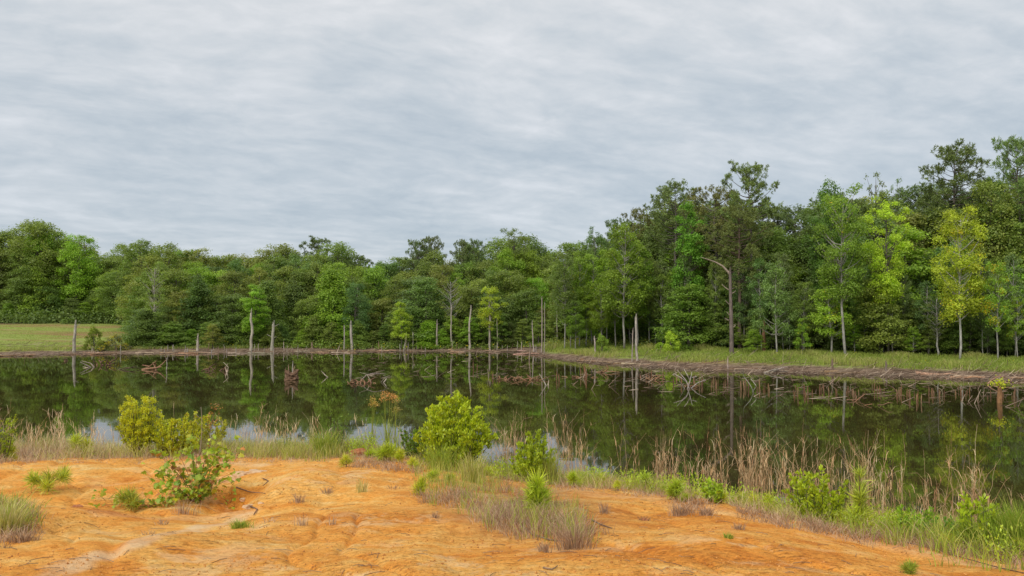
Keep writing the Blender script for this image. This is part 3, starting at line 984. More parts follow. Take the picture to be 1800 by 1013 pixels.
while px < 2040:
    kind = random.choice(['layer', 'oak', 'layer', 'tall'])
    tree(kind, px, edge(px) + random.uniform(6, 10), random.uniform(425, 500) - (px > 1500) * 25, random.choice([MIDG, BRIGHT, COOL, MIDG]),
         'tree behind the wood edge', 'second row of the right hand wood', wide=1.15)
    px += random.uniform(36, 54)
px = 1150
while px < 2040:
    tree('layer', px, edge(px) + random.uniform(2.5, 5), random.uniform(500, 560), random.choice([DARK, COOL, MIDG, DARK]),
         'low level branched tree', 'understory of the right hand wood', wide=1.15)
    px += random.uniform(34, 62)
px = 1150
while px < 2040:
    tree(random.choice(['young', 'slim', 'young']), px, edge(px) + random.uniform(0, 4), random.uniform(520, 585), random.choice([MIDG, BRIGHT, COOL, MIDG]),
         'slender edge sapling', 'saplings along the edge of the right hand wood', bark=random.choice([BARK_GREY, BARK_PALE, BARK_GREY]))
    px += random.uniform(24, 44)

px = 1165
while px < 2000:
    tree(random.choice(['gum', 'slim', 'gum']), px, edge(px) + random.uniform(0, 3), random.uniform(430, 510), random.choice([MIDG, BRIGHT, MIDG, COOL]),
         'thin pale trunked edge tree', 'thin pale trunked trees along the wood edge', bark=BARK_PALE, width_px=random.uniform(34, 52))
    px += random.uniform(30, 62)
# bright young stand at the corner of the wood
g = 'slender pale trunked trees at the corner of the right hand wood'
for px_, top, wd, c in [(992, 455, 50, MIDG), (1003, 470, 48, BRIGHT), (1018, 450, 55, BRIGHT), (1040, 448, 60, BRIGHT), (1066, 440, 56, LIME), (1082, 450, 56, BRIGHT), (1058, 500, 46, BRIGHT), (1030, 510, 46, BRIGHT),
                       (1120, 430, 60, BRIGHT), (1142, 455, 55, MIDG), (1108, 500, 50, BRIGHT), (1012, 530, 44, BRIGHT), (1160, 505, 52, BRIGHT)]:
    tree('gum', px_, random.uniform(103, 109), top, tuple(x * 0.9 for x in c), 'thin pale trunked corner tree', g, width_px=wd, bark=BARK_PALE, yellow=0.03)
tree('gum', 1097, 101, 402, BRIGHT, 'tall bright green tree with a pale trunk, highest of the corner stand', width_px=85, bark=BARK_PALE, i=0)
tree('open', 1046, 118, 405, (0.085, 0.15, 0.05), 'loose crowned tree jutting out on the left end of the right hand wood', width_px=55, i=1)
tree('pine', 1085, 119, 396, PINEC, 'pine on the slope of the skyline, left of the taller pines', width_px=60, i=0)
tree('pine', 1125, 117, 378, PINEB, 'brownish pine on the slope of the skyline', width_px=70, i=1)
tree('pine', 1190, 108, 331, PINEC, 'big pine with brownish green crown above the bright spire', width_px=110, i=2)
tree('pine', 1262, 104, 343, PINEB, 'brown green pine behind the dead leaning topped trunk', width_px=105, i=0)
tree('pinetop', 1318, 100, 303, PINEC, 'pine with a narrow tufted tip, tallest near the dead trunk', width_px=90, i=0)
tree('pine', 1300, 97, 372, PINEB, 'dull brownish pine with long bare branches beside the dead trunk', width_px=105, i=1, bark=(0.17, 0.12, 0.095))
tree('spire', 1210, 101, 363, (0.13, 0.25, 0.035), 'vivid green narrow tree standing out before the brown pines', width_px=56, i=0)
tree('open', 1485, 84.5, 340, BRIGHT, 'tall tree with long pale trunk and wide bright green crown on the right bank', width_px=115, bark=BARK_PALE, i=0, yellow=0.04)
tree('open', 1560, 86, 352, LIME, 'yellow green crowned tree with thin grey trunk', width_px=95, bark=BARK_GREY, i=1, yellow=0.07)
tree('tall', 1465, 95, 326, (0.095, 0.17, 0.032), 'leafy bright tree on the skyline behind the long pale trunk', width_px=85, i=1)
tree('sparse', 1540, 104, 308, DARK, 'feathery dark tree tip on the skyline of the right hand wood', width_px=60)
tree('sparse', 1580, 104, 316, DARK, 'smaller feathery tree tip on the skyline left of the large pine', width_px=38)
tree('pinetop', 1675, 99, 273, PINEC, 'large dense topped pine, high above the yellow green tree', width_px=110, i=1)
tree('pinetop', 1792, 92, 258, PINEC, 'pine cut by the right edge, highest of the wood', width_px=90, i=0)
tree('tall', 1740, 93, 318, MIDG, 'full green tree between the two high pines on the right', width_px=110, i=0)
tree('gum', 1685, 79, 371, LIME, 'yellow green columnar tree with a straight white trunk', width_px=88, bark=(0.46, 0.44, 0.40), i=1, yellow=0.16)
tree('slim', 1752, 77.5, 458, (0.15, 0.22, 0.03), 'small sparse tree with yellow leaves beside the right edge', width_px=52, bark=BARK_PALE, yellow=0.32, i=0)
tree('slim', 1787, 79, 520, BRIGHT, 'thin white stemmed sapling at the right edge of the wood', width_px=36, bark=BARK_PALE, yellow=0.15, i=1)
tree('young', 1365, 88, 455, (0.120, 0.185, 0.065), 'blue green slim tree right of the reddish broken trunk', width_px=72, bark=BARK_PALE, i=0)
tree('young', 1460, 86.5, 475, BRIGHT, 'light yellow green tree left of the long pale trunk', width_px=78, bark=BARK_PALE, i=1, yellow=0.08)
tree('young', 1410, 87, 560, BRIGHT, 'little bright sapling with yellow spots at the wood edge', width_px=34, bark=BARK_GREY, yellow=0.2, i=2)
tree('layer', 1545, 87, 495, (0.145, 0.215, 0.045), 'spreading green tree with level branches around the thin grey trunk', width_px=120, i=0)
tree('layer', 1210, 99, 500, (0.13, 0.215, 0.04), 'broad low tree with level sprays under the vivid narrow one', width_px=130, i=1)
tree('sparse', 1648, 83, 520, OLIVE, 'thin crooked tree with few leaves left of the white trunk', width_px=70, bark=BARK_PALE)
tree('young', 1325, 90, 578, BRIGHT, 'bright green bush sapling right of the dead leaning trunk', width_px=40, i=0)

# bulk of the woods further in, a mass nobody could count
M_MASS = M_LEAF


def wood_mass(name, p0, p1, yfun, depth, zlo, topfun, n, col):
    mb = MB()
    nb = int(n / 120)
    pxs = rng.uniform(p0, p1, nb)
    ys = np.array([yfun(p) for p in pxs]) + rng.uniform(0, depth, nb)
    xs = (pxs - 900) / F * ys
    g0 = height(xs, ys)
    tops = np.array([at_depth(p, topfun(p), y)[2] for p, y in zip(pxs, ys)])
    zs = g0 + zlo + (tops - g0 - zlo - 1.5) * rng.random(nb) ** 0.8
    C = np.stack([xs, ys, zs], -1)
    idx = np.repeat(np.arange(nb), 120)
    m = len(idx)
    d = norm(rng.normal(size=(m, 3)))
    c = C[idx] + d * (rng.uniform(1.2, 2.2, nb)[idx] * (0.5 + 0.5 * rng.random(m)))[:, None] * np.array([1.2, 1.2, 0.8])
    leaves(mb, c, d + np.array([0, 0, 0.5]) + rng.normal(size=(m, 3)) * 0.4, 0.75 * (0.6 + 0.8 * rng.random(m)), 0.7, np.clip(rng.random(nb)[idx] * 0.5 + rng.random(m) * 0.5, 0, 1))
    link(name, mb.mesh(name, M_LEAF), color=(*col, 1), kind='stuff')


wood_mass('distant_woodland', -350, 1100, lambda p: 198 if p < 240 else 170, 8, 0.3, lambda p: skyline(p) + 14, 110000, DARK)
wood_mass('inner_woodland', 1000, 2150, lambda p: edge(p) + 34, 9, 0.2, lambda p: sky_r(p) + 45, 60000, DARK)


def undergrowth(name, pxs, ys, hmin, hmax, n, size, col, yel=0.0):
    mb = MB()
    nb = len(pxs)
    xs = (pxs - 900) / F * ys
    g0 = height(xs, ys)
    hh = rng.uniform(hmin, hmax, nb)
    idx = np.repeat(np.arange(nb), n)
    m = len(idx)
    d = norm(rng.normal(size=(m, 3)) * np.array([1, 1, 0.8]))
    d[:, 2] = np.abs(d[:, 2])
    c = np.stack([xs, ys, g0], -1)[idx] + d * (hh[idx] * (0.45 + 0.6 * rng.random(m)))[:, None] * np.array([1.1, 1.1, 1])
    leaves(mb, c, d * 0.5 + np.array([0, 0, 0.6]) + rng.normal(size=(m, 3)) * 0.5, size * (0.6 + 0.8 * rng.random(m)), 0.6, np.clip(rng.random(nb)[idx] * 0.5 + rng.random(m) * 0.5, 0, 1))
    link(name, mb.mesh(name, M_LEAF), color=(*col, 1 - yel), kind='stuff')


p_ = rng.uniform(235, 985, 420)
undergrowth('shore_undergrowth', p_, rng.uniform(118.5, 126, 420), 0.4, 1.7, 90, 0.26, MIDG, 0.04)
p_ = rng.uniform(-180, 245, 190)
undergrowth('meadow_edge_undergrowth', p_, rng.uniform(165, 176, 190), 1.2, 4.2, 150, 0.45, DARK)
p_ = rng.uniform(1140, 2060, 200)
undergrowth('wood_edge_undergrowth', p_, np.array([edge(p) for p in p_]) + rng.uniform(0, 14, 200), 0.25, 1.0, 70, 0.2, MIDG, 0.05)
p_ = rng.uniform(965, 1150, 90)
undergrowth('corner_undergrowth', p_, np.array([edge(max(p, 985)) for p in p_]) + rng.uniform(-1, 8, 90), 0.3, 1.4, 80, 0.2, OLIVE, 0.05)

p_ = rng.uniform(975, 2000, 260)
y_ = np.array([edge(p) for p in p_]) - rng.uniform(0, 9, 260) ** 1.0
undergrowth('bank_weeds', p_, y_, 0.15, 0.6, 60, 0.13, (0.15, 0.21, 0.035), 0.05)
# small bush standing alone at the meadow's shore
bt = gen_broadleaf(2.6, 1.6, 0.02, 34, 0.42, 4200, 0.15, 'taper', 0.8, r0=0.05)
V['bush'] = [bt]
NAMES['bush'] = ('round_bush', 'bush')
tree('bush', 167, 112.5, 576, (0.13, 0.16, 0.02), 'round yellow green bush alone on the shore of the meadow', width_px=40, yellow=0.0)
tree('bush', 205, 113, 590, (0.12, 0.13, 0.075), 'low grey twiggy bush right of the round shore bush', width_px=50, yellow=0.35)
tree('bush', 1058, 95, 590, BRIGHT, 'low bright bush in the grass at the left end of the right bank', width_px=36)
tree('bush', 1178, 93, 585, LIME, 'small yellow green shrub in front of the dark wood', width_px=44)
tree('bush', 1162, 95, 603, BRIGHT, 'low green shrub left of the small yellow green one', width_px=34)

# ------------------------------------------------------------------ snags, stubs and driftwood
def snag_mesh(h, r, taper=0.75, lean=0.02, jag=True, sides=8, n=7):
    mb = MB()
    t = np.linspace(0, 1, n)
    w = np.cumsum(rng.normal(size=(n, 2)) * lean * h * 0.3, axis=0)
    w -= w[0]
    pts = np.concatenate([w, (t * h)[:, None]], 1)
    rad = r * (1 - (1 - taper) * t)
    rad[0] *= 1.25
    tube(mb, pts, rad, sides, cap=not jag, rough=0.18)
    if jag:  # splintered top
        e = pts[-1]
        for k in range(5):
            a = k / 5 * 6.28 + rng.random()
            b = e + np.array([math.cos(a), math.sin(a), 0]) * rad[-1] * 0.5
            tube(mb, np.array([b - [0, 0, r], b + [0, 0, r * rng.uniform(0.2, 3.4)]]), np.array([rad[-1] * 0.5, rad[-1] * 0.12]), 4, cap=True)
        for k in range(int(rng.integers(0, 4)) if h > 2 else 0):
            t0 = rng.uniform(0.35, 0.95)
            p = np.array([np.interp(t0, t, pts[:, 0]), np.interp(t0, t, pts[:, 1]), t0 * h])
            a = rng.random() * 6.28
            tube(mb, np.array([p, p + np.array([math.cos(a), math.sin(a) * 0.5, 0.5]) * rng.uniform(1.5, 4.5) * r]), np.array([0.28, 0.1]) * r, 4)
    return mb


def on_far(px, base_py):
    """point on water or bank seen at this base row"""
    x, y, _ = at_plane(px, base_py, 0.0)
    for _ in range(12):
        z = max(0.0, H1(float(x), float(y)))
        x, y, _ = at_plane(px, base_py, z)
    return float(x), float(y), z


def snag(px, top, base, wpx, label, color=BARK_DEAD, taper=0.75, group=None, name='dead_snag', cat='dead tree', lean=0.035, depth=None):
    if depth:
        x, y = px_to_X(px, depth), depth
        z = max(H1(x, y), -0.3)
    else:
        x, y, z = on_far(px, base)
        sd = float(np.interp(px, [0, 150, 300, 450, 700, 900, 940, 962], [104.5, 109, 110.5, 113.5, 117, 116, 109, 101])) + 2.2
        if px < 962 and y > sd:
            y = sd
            x = px_to_X(px, y)
            z = max(0.0, H1(x, y))
    zt = float(at_depth(px, top, y)[2])
    me = snag_mesh(zt - z + 0.4, wpx * 0.88 / 2 / F * y, taper, lean).mesh('dead_snag', M_BARK, True)
    o = thing(name, label, cat, (x, y, z - 0.4), 0, group, me=me, color=vary(color, 0.12))
    if group:
        later(o, px, 'far')
    return o


WHITE = (0.43, 0.38, 0.32)
snag(131, 571, 618, 6.5, 'white bare snag standing by the meadow, leftmost of all', WHITE, 0.7)
snag(348, 595, 615, 6, 'short broken snag in front of the pale young tree', WHITE, 0.6)
snag(442, 550, 617, 6, 'tall white snag in front of the bright pointed tree', WHITE, 0.65)
snag(479, 570, 617, 6.5, 'thick white snag right of the tallest left one', WHITE, 0.8)
snag(713, 587, 614, 4.5, 'short grey snag, left one of a close pair', BARK_DEAD)
snag(726, 586, 613, 3.2, 'thin grey snag, right one of a close pair', BARK_DEAD)
snag(769, 568, 613, 4.5, 'grey snag with thin tip between the close pair and the tallest', BARK_DEAD, 0.5)
snag(826, 543, 614, 5, 'tall slender white snag in the middle of the far shore', WHITE, 0.55)
snag(875, 562, 613, 2.6, 'very thin pale snag right of the tall slender one', WHITE, 0.6)
snag(939, 567, 608, 3.4, 'thin pale snag left of the tall twin poles', WHITE, 0.5)
snag(952, 524, 610, 3.0, 'tall pale dead pole before the far wood corner', BARK_DEAD, 0.6, lean=0.01)
snag(956.5, 532, 611, 2.0, 'thinner dead pole touching the tall pale one', BARK_DEAD, 0.6, lean=0.012)
snag(980, 543, 600, 3, 'pale bare trunk standing inside the corner of the wood', BARK_DEAD, 0.7, depth=119)
snag(793, 540, 606, 3, 'pale bare pole in the far wood before the thin leafed tree', BARK_DEAD, 0.6, depth=119.5)
snag(862, 530, 600, 4, 'pale bare trunk below the yellow green far tree', BARK_DEAD, 0.8, depth=118)
snag(825, 490, 530, 2.6, 'bare pine pole high in the far wood', BARK_DEAD, 0.9, depth=149)
snag(931, 605, 634, 2.6, 'lone post like stub standing in the water near the corner', (0.33, 0.24, 0.18), 0.8)
snag(1047, 594, 633, 3.6, 'short pale snag at the corner of the right bank', BARK_DEAD, 0.8)
snag(1111, 580, 640, 3.0, 'thin pale snag left of the thicker one on the right bank', BARK_DEAD, 0.7)
snag(1120, 558, 640, 5.2, 'straight grey snag rising from the edge of the right bank', BARK_DEAD, 0.8)
snag(1343, 570, 622, 7, 'reddish broken trunk standing in the bank grass', (0.27, 0.15, 0.085), 0.85)
snag(1280, 632, 650, 4.5, 'small grey stump on the mud below the bank grass', BARK_DEAD, 0.5)
snag(1558, 638, 657, 6, 'grey stump at the grass edge of the right bank', (0.22, 0.19, 0.15), 0.6)
snag(1463, 634, 654, 5, 'dark short stump at the foot of the bank grass', (0.2, 0.15, 0.11), 0.7)


def dead_tree(px, base, top, wpx):
    y = edge(px) - 5.5
    x = px_to_X(px, y)
    z = H1(x, y)
    h = float(at_depth(px, top, y)[2]) - z
    s = y / F
    o = thing('dead_tree', 'large dead grey trunk with one long limb arching up to the left', 'dead tree', (x, y, z - 0.3))
    mb = snag_mesh(h + 0.3, wpx / 2 * s, 0.55, 0.006, n=9)
    link('trunk', mb.mesh('trunk', M_BARK, True), o, (0.19, 0.15, 0.13))
    lm = MB()
    p = np.array([(0, 0, h - 4 * s), (-5 * s, 0, h + 5 * s), (-14 * s, 0.1, h + 15 * s), (-26 * s, 0.2, h + 22 * s), (-40 * s, 0.2, h + 27 * s), (-52 * s, 0.3, h + 31 * s)])
    tube(lm, p, np.array([2.4, 2.0, 1.6, 1.2, 0.9, 0.5]) * s, 6)
    link('limb', lm.mesh('limb', M_BARK, True), o, (0.34, 0.27, 0.21))
    for hz, dx, up in [(0.80, -15, 12), (0.63, -10, 8), (0.50, -8, 7), (0.44, -9, 5), (0.77, 8, 5), (0.36, 7, 4)]:
        bm_ = MB()
        a = np.array([0, 0, h * hz])
        tube(bm_, curve3(a, a + np.array([dx * s, rng.normal() * 0.2, up * s]), (0, 0, -1.5 * s), 4), np.array([1.2, 1, .8, .4]) * s, 5)
        link('branch_stub', bm_.mesh('branch_stub', M_BARK, True), o, (0.34, 0.27, 0.21))


dead_tree(1285, 618, 478, 8.0)

# pale many stemmed dead shrub behind the central far snag
x, y, z = on_far(618, 612)
o = thing('dead_shrub', 'spray of white dead stems standing on the far shore', 'dead tree', (x, y, z - 0.2))
for dx, tp, w_ in [(-10, 470, 2.2), (-14, 90, 1.6), (-5, 105, 2), (3, 60, 2.4), (9, 110, 2.0), (14, 85, 1.6), (20, 70, 1.2), (-2, 88, 1.6)]:
    s = y / F
    hh = (tp if tp < 200 else 98) * s
    mb = MB()
    tube(mb, curve3((dx * 0.25 * s, 0, 0), (dx * s, rng.normal() * 0.5, hh), (dx * 0.12 * s, 0, 0), 6), np.linspace(w_ * 0.5, 0.35, 6) * s, 5)
    for k in range(2):
        t0 = rng.uniform(0.5, 0.85)
        a = np.array([dx * (0.25 + 0.75 * t0) * s, 0, hh * t0])
        tube(mb, np.array([a, a + np.array([rng.normal() * 6 * s, rng.normal() * 4 * s, 12 * s])]), np.array([0.6, 0.25]) * s, 4)
    link('stem', mb.mesh('stem', M_BARK, True), o, WHITE)
snag(619, 571, 614, 5.5, 'white snag with flat broken top before the spray of dead stems', WHITE, 0.85)
snag(606, 574, 614, 3.0, 'slanting white pole left of the flat topped white snag', WHITE, 0.7)

# low stubs poking from the far mud bank
g = 'small stubs on the far mud bank'
for _ in range(62):
    px_ = random.choice([random.uniform(150, 960), random.uniform(280, 560), random.uniform(650, 960)])
    b_ = 620 - 4 * (px_ > 520) + random.uniform(-5, 3)
    snag(px_, b_ - random.uniform(4, 14), b_, random.uniform(1.2, 2.4), 'small broken mud stub', random.choice([BARK_DEAD, WHITE, (0.3, 0.2, 0.14)]), 0.6, g, 'wood_stub', 'stub', lean=0.06)

# brown stubs standing in the shallow water before the right bank
g = 'brown stubs in the shallows before the right bank'
cnt = 0
for cx, n_, b0, sp in [(1230, 5, 676, 12), (1258, 8, 678, 10), (1272, 4, 679, 8), (1308, 4, 684, 8), (1335, 4, 686, 6), (1352, 2, 685, 4), (1400, 5, 694, 6), (1418, 8, 697, 10), (1448, 6, 692, 12), (1480, 6, 694, 14),
                       (1505, 7, 696, 12), (1536, 2, 686, 4), (1550, 4, 694, 8), (1582, 8, 696, 7), (1600, 5, 700, 10), (1618, 4, 706, 8), (1640, 6, 694, 10), (1655, 3, 698, 6), (1690, 5, 692, 12), (1700, 3, 696, 10),
                       (1738, 4, 698, 5), (1760, 3, 700, 6), (1785, 6, 702, 6), (1190, 3, 672, 8), (1165, 4, 668, 10), (1140, 3, 664, 8), (1020, 3, 660, 8), (1030, 4, 664, 10), (835, 2, 650, 4), (982, 3, 668, 10), (860, 2, 662, 8)]:
    for k in range(n_):
        b_ = b0 + random.uniform(-5, 5)
        snag(cx + random.uniform(-sp, sp), b_ - random.choice([4, 6, 8, 10, 14]), b_, random.uniform(1.6, 3.4), 'brown rotten stub in shallows',
             random.choice([(0.26, 0.14, 0.075), (0.32, 0.2, 0.11), (0.2, 0.11, 0.065)]), 0.7, g, 'rotten_stub', 'stub', lean=0.04)

# rotten column with a yellow leafed sprig near the right edge
x, y, z = on_far(1757, 708)
o = thing('rotten_stump', 'rotten brown stump topped by a bright yellow sprig in the water', 'stump', (x, y, -0.3))
link('stump', snag_mesh(1.25, 0.17, 0.7, 0.03).mesh('stump', M_BARK, True), o, (0.32, 0.17, 0.08))
mb = MB()
c = rng.normal(size=(130, 3)) * [0.26, 0.26, 0.14] + [0, 0, 1.5]
leaves(mb, c, rng.normal(size=(130, 3)) + [0, 0, 1], 0.14, 0.6)
link('sprig', mb.mesh('sprig', M_LEAF), o, (0.34, 0.38, 0.02, 1))

# old stump in the middle of the left water
x, y, z = on_far(512, 668)
s = y / F
o = thing('old_stump', 'broad rotten stump with a pale spike standing in open water', 'stump', (x, y, -0.3))
mb = MB()
n_ = 9
th = np.linspace(0, 2 * math.pi, 15)[:-1]
ring = []
for k in range(n_):
    t = k / (n_ - 1)
    r = 11.5 * s * (1.0 - 0.10 * t) * (1 + 0.14 * np.sin(th * 5 + k * 0.3) + 0.10 * rng.normal(size=14) * (1 + t))
    zz = 0.02 + t * 0.95 * (1 + 0.22 * np.sin(th * 2 + 1) * t) * 1.0
    ring.append(np.stack([np.cos(th) * r, np.sin(th) * r * 0.85, zz * np.ones(14)], -1))
ring = np.array(ring)
vv = np.concatenate([ring.reshape(-1, 3), [[0, 0, 0.92]]])
i = np.arange(n_ - 1)[:, None] * 14
k = np.arange(14)[None]
q = np.stack([i + k, i + (k + 1) % 14, i + 14 + (k + 1) % 14, i + 14 + k], -1).reshape(-1, 4)
kk = np.arange(14)
mb.add(vv, q, np.stack([(n_ - 1) * 14 + kk, (n_ - 1) * 14 + (kk + 1) % 14, np.full(14, n_ * 14)], -1))
link('stump', mb.mesh('stump', M_BARK, False), o, (0.17, 0.10, 0.06))
mb = snag_mesh(1.35, 0.08, 0.4, 0.03)
link('spike', mb.mesh('spike', M_BARK, True), o, WHITE).location = (0.1, 0, 0.3)
for a, b in [(-9, 4), (8, 3), (-4, 8), (5, 7)]:
    link('root_stub', snag_mesh(0.5 + b * 0.08, 0.07, 0.5, 0.1).mesh('root_stub', M_BARK, True), o, (0.3, 0.2, 0.13)).location = (a * s, -0.1, 0.3)


def branches(px, base, spec, label, color, name='dead_branch', group=None, r=1.3):
    """sunken wood: spec = list of polylines in picture pixels relative to (px, base), x right, y up"""
    x, y, z = on_far(px, base)
    s = y / F
    o = thing(name, label, 'driftwood', (x, y, z - 0.02), 0, group)
    for pl in spec:
        pts = np.array([(a * s, rng.normal() * 0.25 + k * rng.normal() * 0.15, b * s) for k, (a, b) in enumerate(pl)])
        # resample smooth
        t = np.linspace(0, len(pts) - 1, len(pts) * 3)
        P = np.stack([np.interp(t, np.arange(len(pts)), pts[:, q]) for q in range(3)], -1)
        P[1:-1] = (P[:-2] + P[1:-1] * 6 + P[2:]) / 8
        mb = MB()
        tube(mb, P, np.linspace(r, r * 0.35, len(P)) * s * rng.uniform(0.8, 1.2), 5, rough=0.2)
        link('branch', mb.mesh('branch', M_BARK, True), o, vary(color, 0.15))
    return o


def tangle(n, w, h):
    out = []
    for _ in range(n):
        x0 = random.uniform(-w, w)
        dx = random.uniform(-0.7, 0.7) * w
        hh = random.uniform(0.15, 1) * h
        out.append([(x0, -2), (x0 + dx * 0.4, hh * random.uniform(0.3, 0.7)), (x0 + dx * random.uniform(0.7, 1.3), hh * random.choice([0.2, 1.0, 1.0, 0.8]))])
    return out


BR, PALEW, REDB = (0.22, 0.13, 0.08), (0.46, 0.38, 0.30), (0.30, 0.17, 0.095)
branches(116, 635, tangle(4, 4, 7), 'small dark knot of wood in the water, leftmost', BR)
branches(155, 646, [[(4, -1), (-3, 5), (-10, 10)], [(8, -1), (2, 7), (-8, 12)], [(10, -2), (-4, 2)]], 'pale forked branch lying in the water near the left edge', PALEW)
branches(180, 642, tangle(11, 16, 13), 'brown tangle of roots in the water right of the forked branch', BR, r=1.5)
branches(268, 650, [[(-20, 0), (-6, 4), (8, 16)], [(0, 0), (4, 9), (6, 14)], [(4, 0), (16, 10), (22, 17)], [(-16, 0), (0, 3), (20, 6)], [(-4, 0), (-8, 6), (-20, 8)], [(10, 0), (2, 8), (-2, 13)]],
         'brown spreading limb fan lying in the left water', REDB, r=1.8)
branches(293, 651, [[(0, -1), (2, 10), (-1, 22)]], 'single pale stick curving up from the left water', PALEW, r=1.0)
branches(225, 650, [[(-20, -1), (-4, 4), (14, 3), (30, 0)], [(-10, -1), (10, 6), (20, 7)]], 'long thin dark limb floating left of the brown fan', (0.12, 0.085, 0.05), r=1.0)
branches(383, 652, tangle(14, 20, 15), 'large tangle of brown roots in the water before the left snags', BR, r=1.4)
branches(395, 655, [[(6, -1), (8, 10), (-4, 18)], [(4, 0), (0, 8), (6, 16)]], 'pale sticks rising beside the brown root tangle', PALEW, r=1.0)
branches(571, 663, [[(6, 0), (2, 4), (-6, 11)]], 'short slanting stick in the water right of the old stump', PALEW, r=1.3)
branches(632, 674, tangle(16, 22, 14), 'reddish root tangle in the central water', REDB, r=1.5)
branches(655, 672, [[(-22, 3), (-10, 13), (4, 17), (22, 14)], [(20, 0), (26, 8), (22, 14)], [(14, 0), (24, 10), (30, 12)], [(0, -1), (-10, 14), (-22, 18)]], 'pale arching branch over the reddish root tangle', PALEW, r=0.9)
branches(885, 667, tangle(8, 16, 8), 'low brown stick heap in the water left of the twin stick', REDB, r=1.3)
branches(920, 668, tangle(22, 30, 12), 'wide heap of reddish sticks in the middle water', REDB, r=1.4)
branches(957, 677, [[(4, -2), (-4, 12), (-9, 20)], [(6, -1), (8, 8), (2, 16)]], 'pale forked stick leaning out of the water', PALEW, r=1.2)
branches(1020, 664, tangle(10, 22, 7), 'scattered brown sticks in the water off the bank corner', REDB, r=1.2)
branches(1063, 655, [[(-10, -1), (-2, 7), (4, 12)], [(-4, -1), (6, 8), (3, 13)], [(-14, 0), (4, 3), (24, 2)]], 'crossed brown poles in the water near the bank corner', REDB, r=1.5)
branches(1150, 668, [[(-14, 4), (-8, 1), (2, 8), (14, 8)], [(-6, -1), (4, 4), (16, 2)], [(0, 0), (8, 6), (14, 9)]], 'curled reddish roots in the water left of the antler branch', REDB, r=1.6)
branches(1133, 664, tangle(6, 10, 9), 'small root knot below the straight grey snag', BR, r=1.2)
branches(1207, 683, [[(4, -2), (-2, 14), (-6, 22), (-14, 32)], [(0, -2), (6, 16), (10, 30)], [(-2, 12), (-12, 20), (-22, 26)], [(6, 14), (0, 24), (-2, 34)], [(8, -1), (20, 10), (32, 16)], [(-3, -2), (-10, 8), (-16, 14)], [(8, 20), (16, 22)]],
         'pale grey forked branch standing like antlers in the water', (0.46, 0.40, 0.34), r=1.15)
branches(1218, 680, tangle(8, 12, 10), 'brown roots at the foot of the pale antler branch', REDB, r=1.3)
branches(1322, 690, [[(4, -2), (-4, 14), (-12, 28), (-19, 43)], [(3, -1), (6, 12), (1, 24)]], 'long pale stick leaning left out of the water', (0.44, 0.38, 0.31), r=0.95)
branches(1375, 656, [[(-34, -1), (-20, 6), (4, 8)], [(-22, 0), (0, 10), (8, 11)], [(-14, 4), (6, 12), (10, 9)], [(-28, 2), (-8, 9), (6, 6)], [(-30, 0), (-6, 4), (10, 3)]], 'bundle of pale branches lying on the right mud', (0.40, 0.34, 0.27), r=1.2)
branches(1505, 705, [[(-12, -3), (0, 6), (22, 14)], [(-18, 3), (0, 2), (10, 8)], [(-8, -1), (4, 3), (30, 10)]], 'slanting brown stick crossing in the right water', REDB, r=1.0)
branches(1530, 712, [[(-14, -1), (-6, 4), (4, 2)]], 'small curved brown root in the right water', REDB, r=1.2)
branches(1548, 713, [[(10, 0), (-2, 0), (-8, 4), (0, 9), (8, 8)]], 'curled loop of root in the right water', REDB, r=1.3)
branches(1652, 695, [[(4, -1), (2, 10), (-4, 20)], [(2, 4), (6, 14), (5, 22)]], 'thin twig standing among stubs in the right water', (0.3, 0.22, 0.15), r=0.8)
branches(1760, 676, [[(-26, 1), (-14, 8), (-2, 14), (14, 12), (30, 2)], [(-20, 1), (-4, 5), (10, 4)]], 'large brown arching branch at the right shore edge', (0.40, 0.25, 0.15), r=1.8)
branches(1572, 690, [[(0, -1), (-8, 10), (-14, 16)]], 'thin dark twig among stubs right of the curled root', BR, r=0.8)

# driftwood along the shores: lying logs
def log_mesh(L, r, bend):
    mb = MB()
    P = curve3((-L / 2, 0, 0), (L / 2, 0, 0), (0, bend, abs(bend) * 0.15), 7)
    P[:, 2] += rng.normal(size=7) * r * 0.25
    tube(mb, P, np.linspace(r, r * 0.55, 7), 6, rough=0.25)
    return mb.mesh('driftwood_log', M_BARK, True)


LOGS = [log_mesh(L, r, b) for L, r, b in [(3.2, 0.11, 0.2), (2.2, 0.08, -0.15), (4.2, 0.10, 0.3), (1.5, 0.07, 0.1), (2.6, 0.13, 0.05), (3.6, 0.06, -0.4)]]


def shore_py(px):
    return float(np.interp(px, [0, 150, 300, 450, 700, 900, 940, 962, 1050, 1200, 1500, 1800, 1900], [625, 622, 621, 619.5, 617.5, 618, 622, 627, 638, 648, 658, 669, 672]))


def put_log(px, py, label, group, rz, scale=1.0, color=None):
    x, y, z = on_far(px, py)
    o = thing('driftwood_log', label, 'driftwood', (x, y, z + 0.05), rz, group, (scale,) * 3, random.choice(LOGS), vary(color or random.choice([REDB, (0.38, 0.25, 0.16), (0.50, 0.37, 0.26), BR, (0.42, 0.26, 0.16)]), 0.2))
    o.rotation_euler[1] = random.uniform(-0.06, 0.06)
    if group:
        later(o, px, 'far')


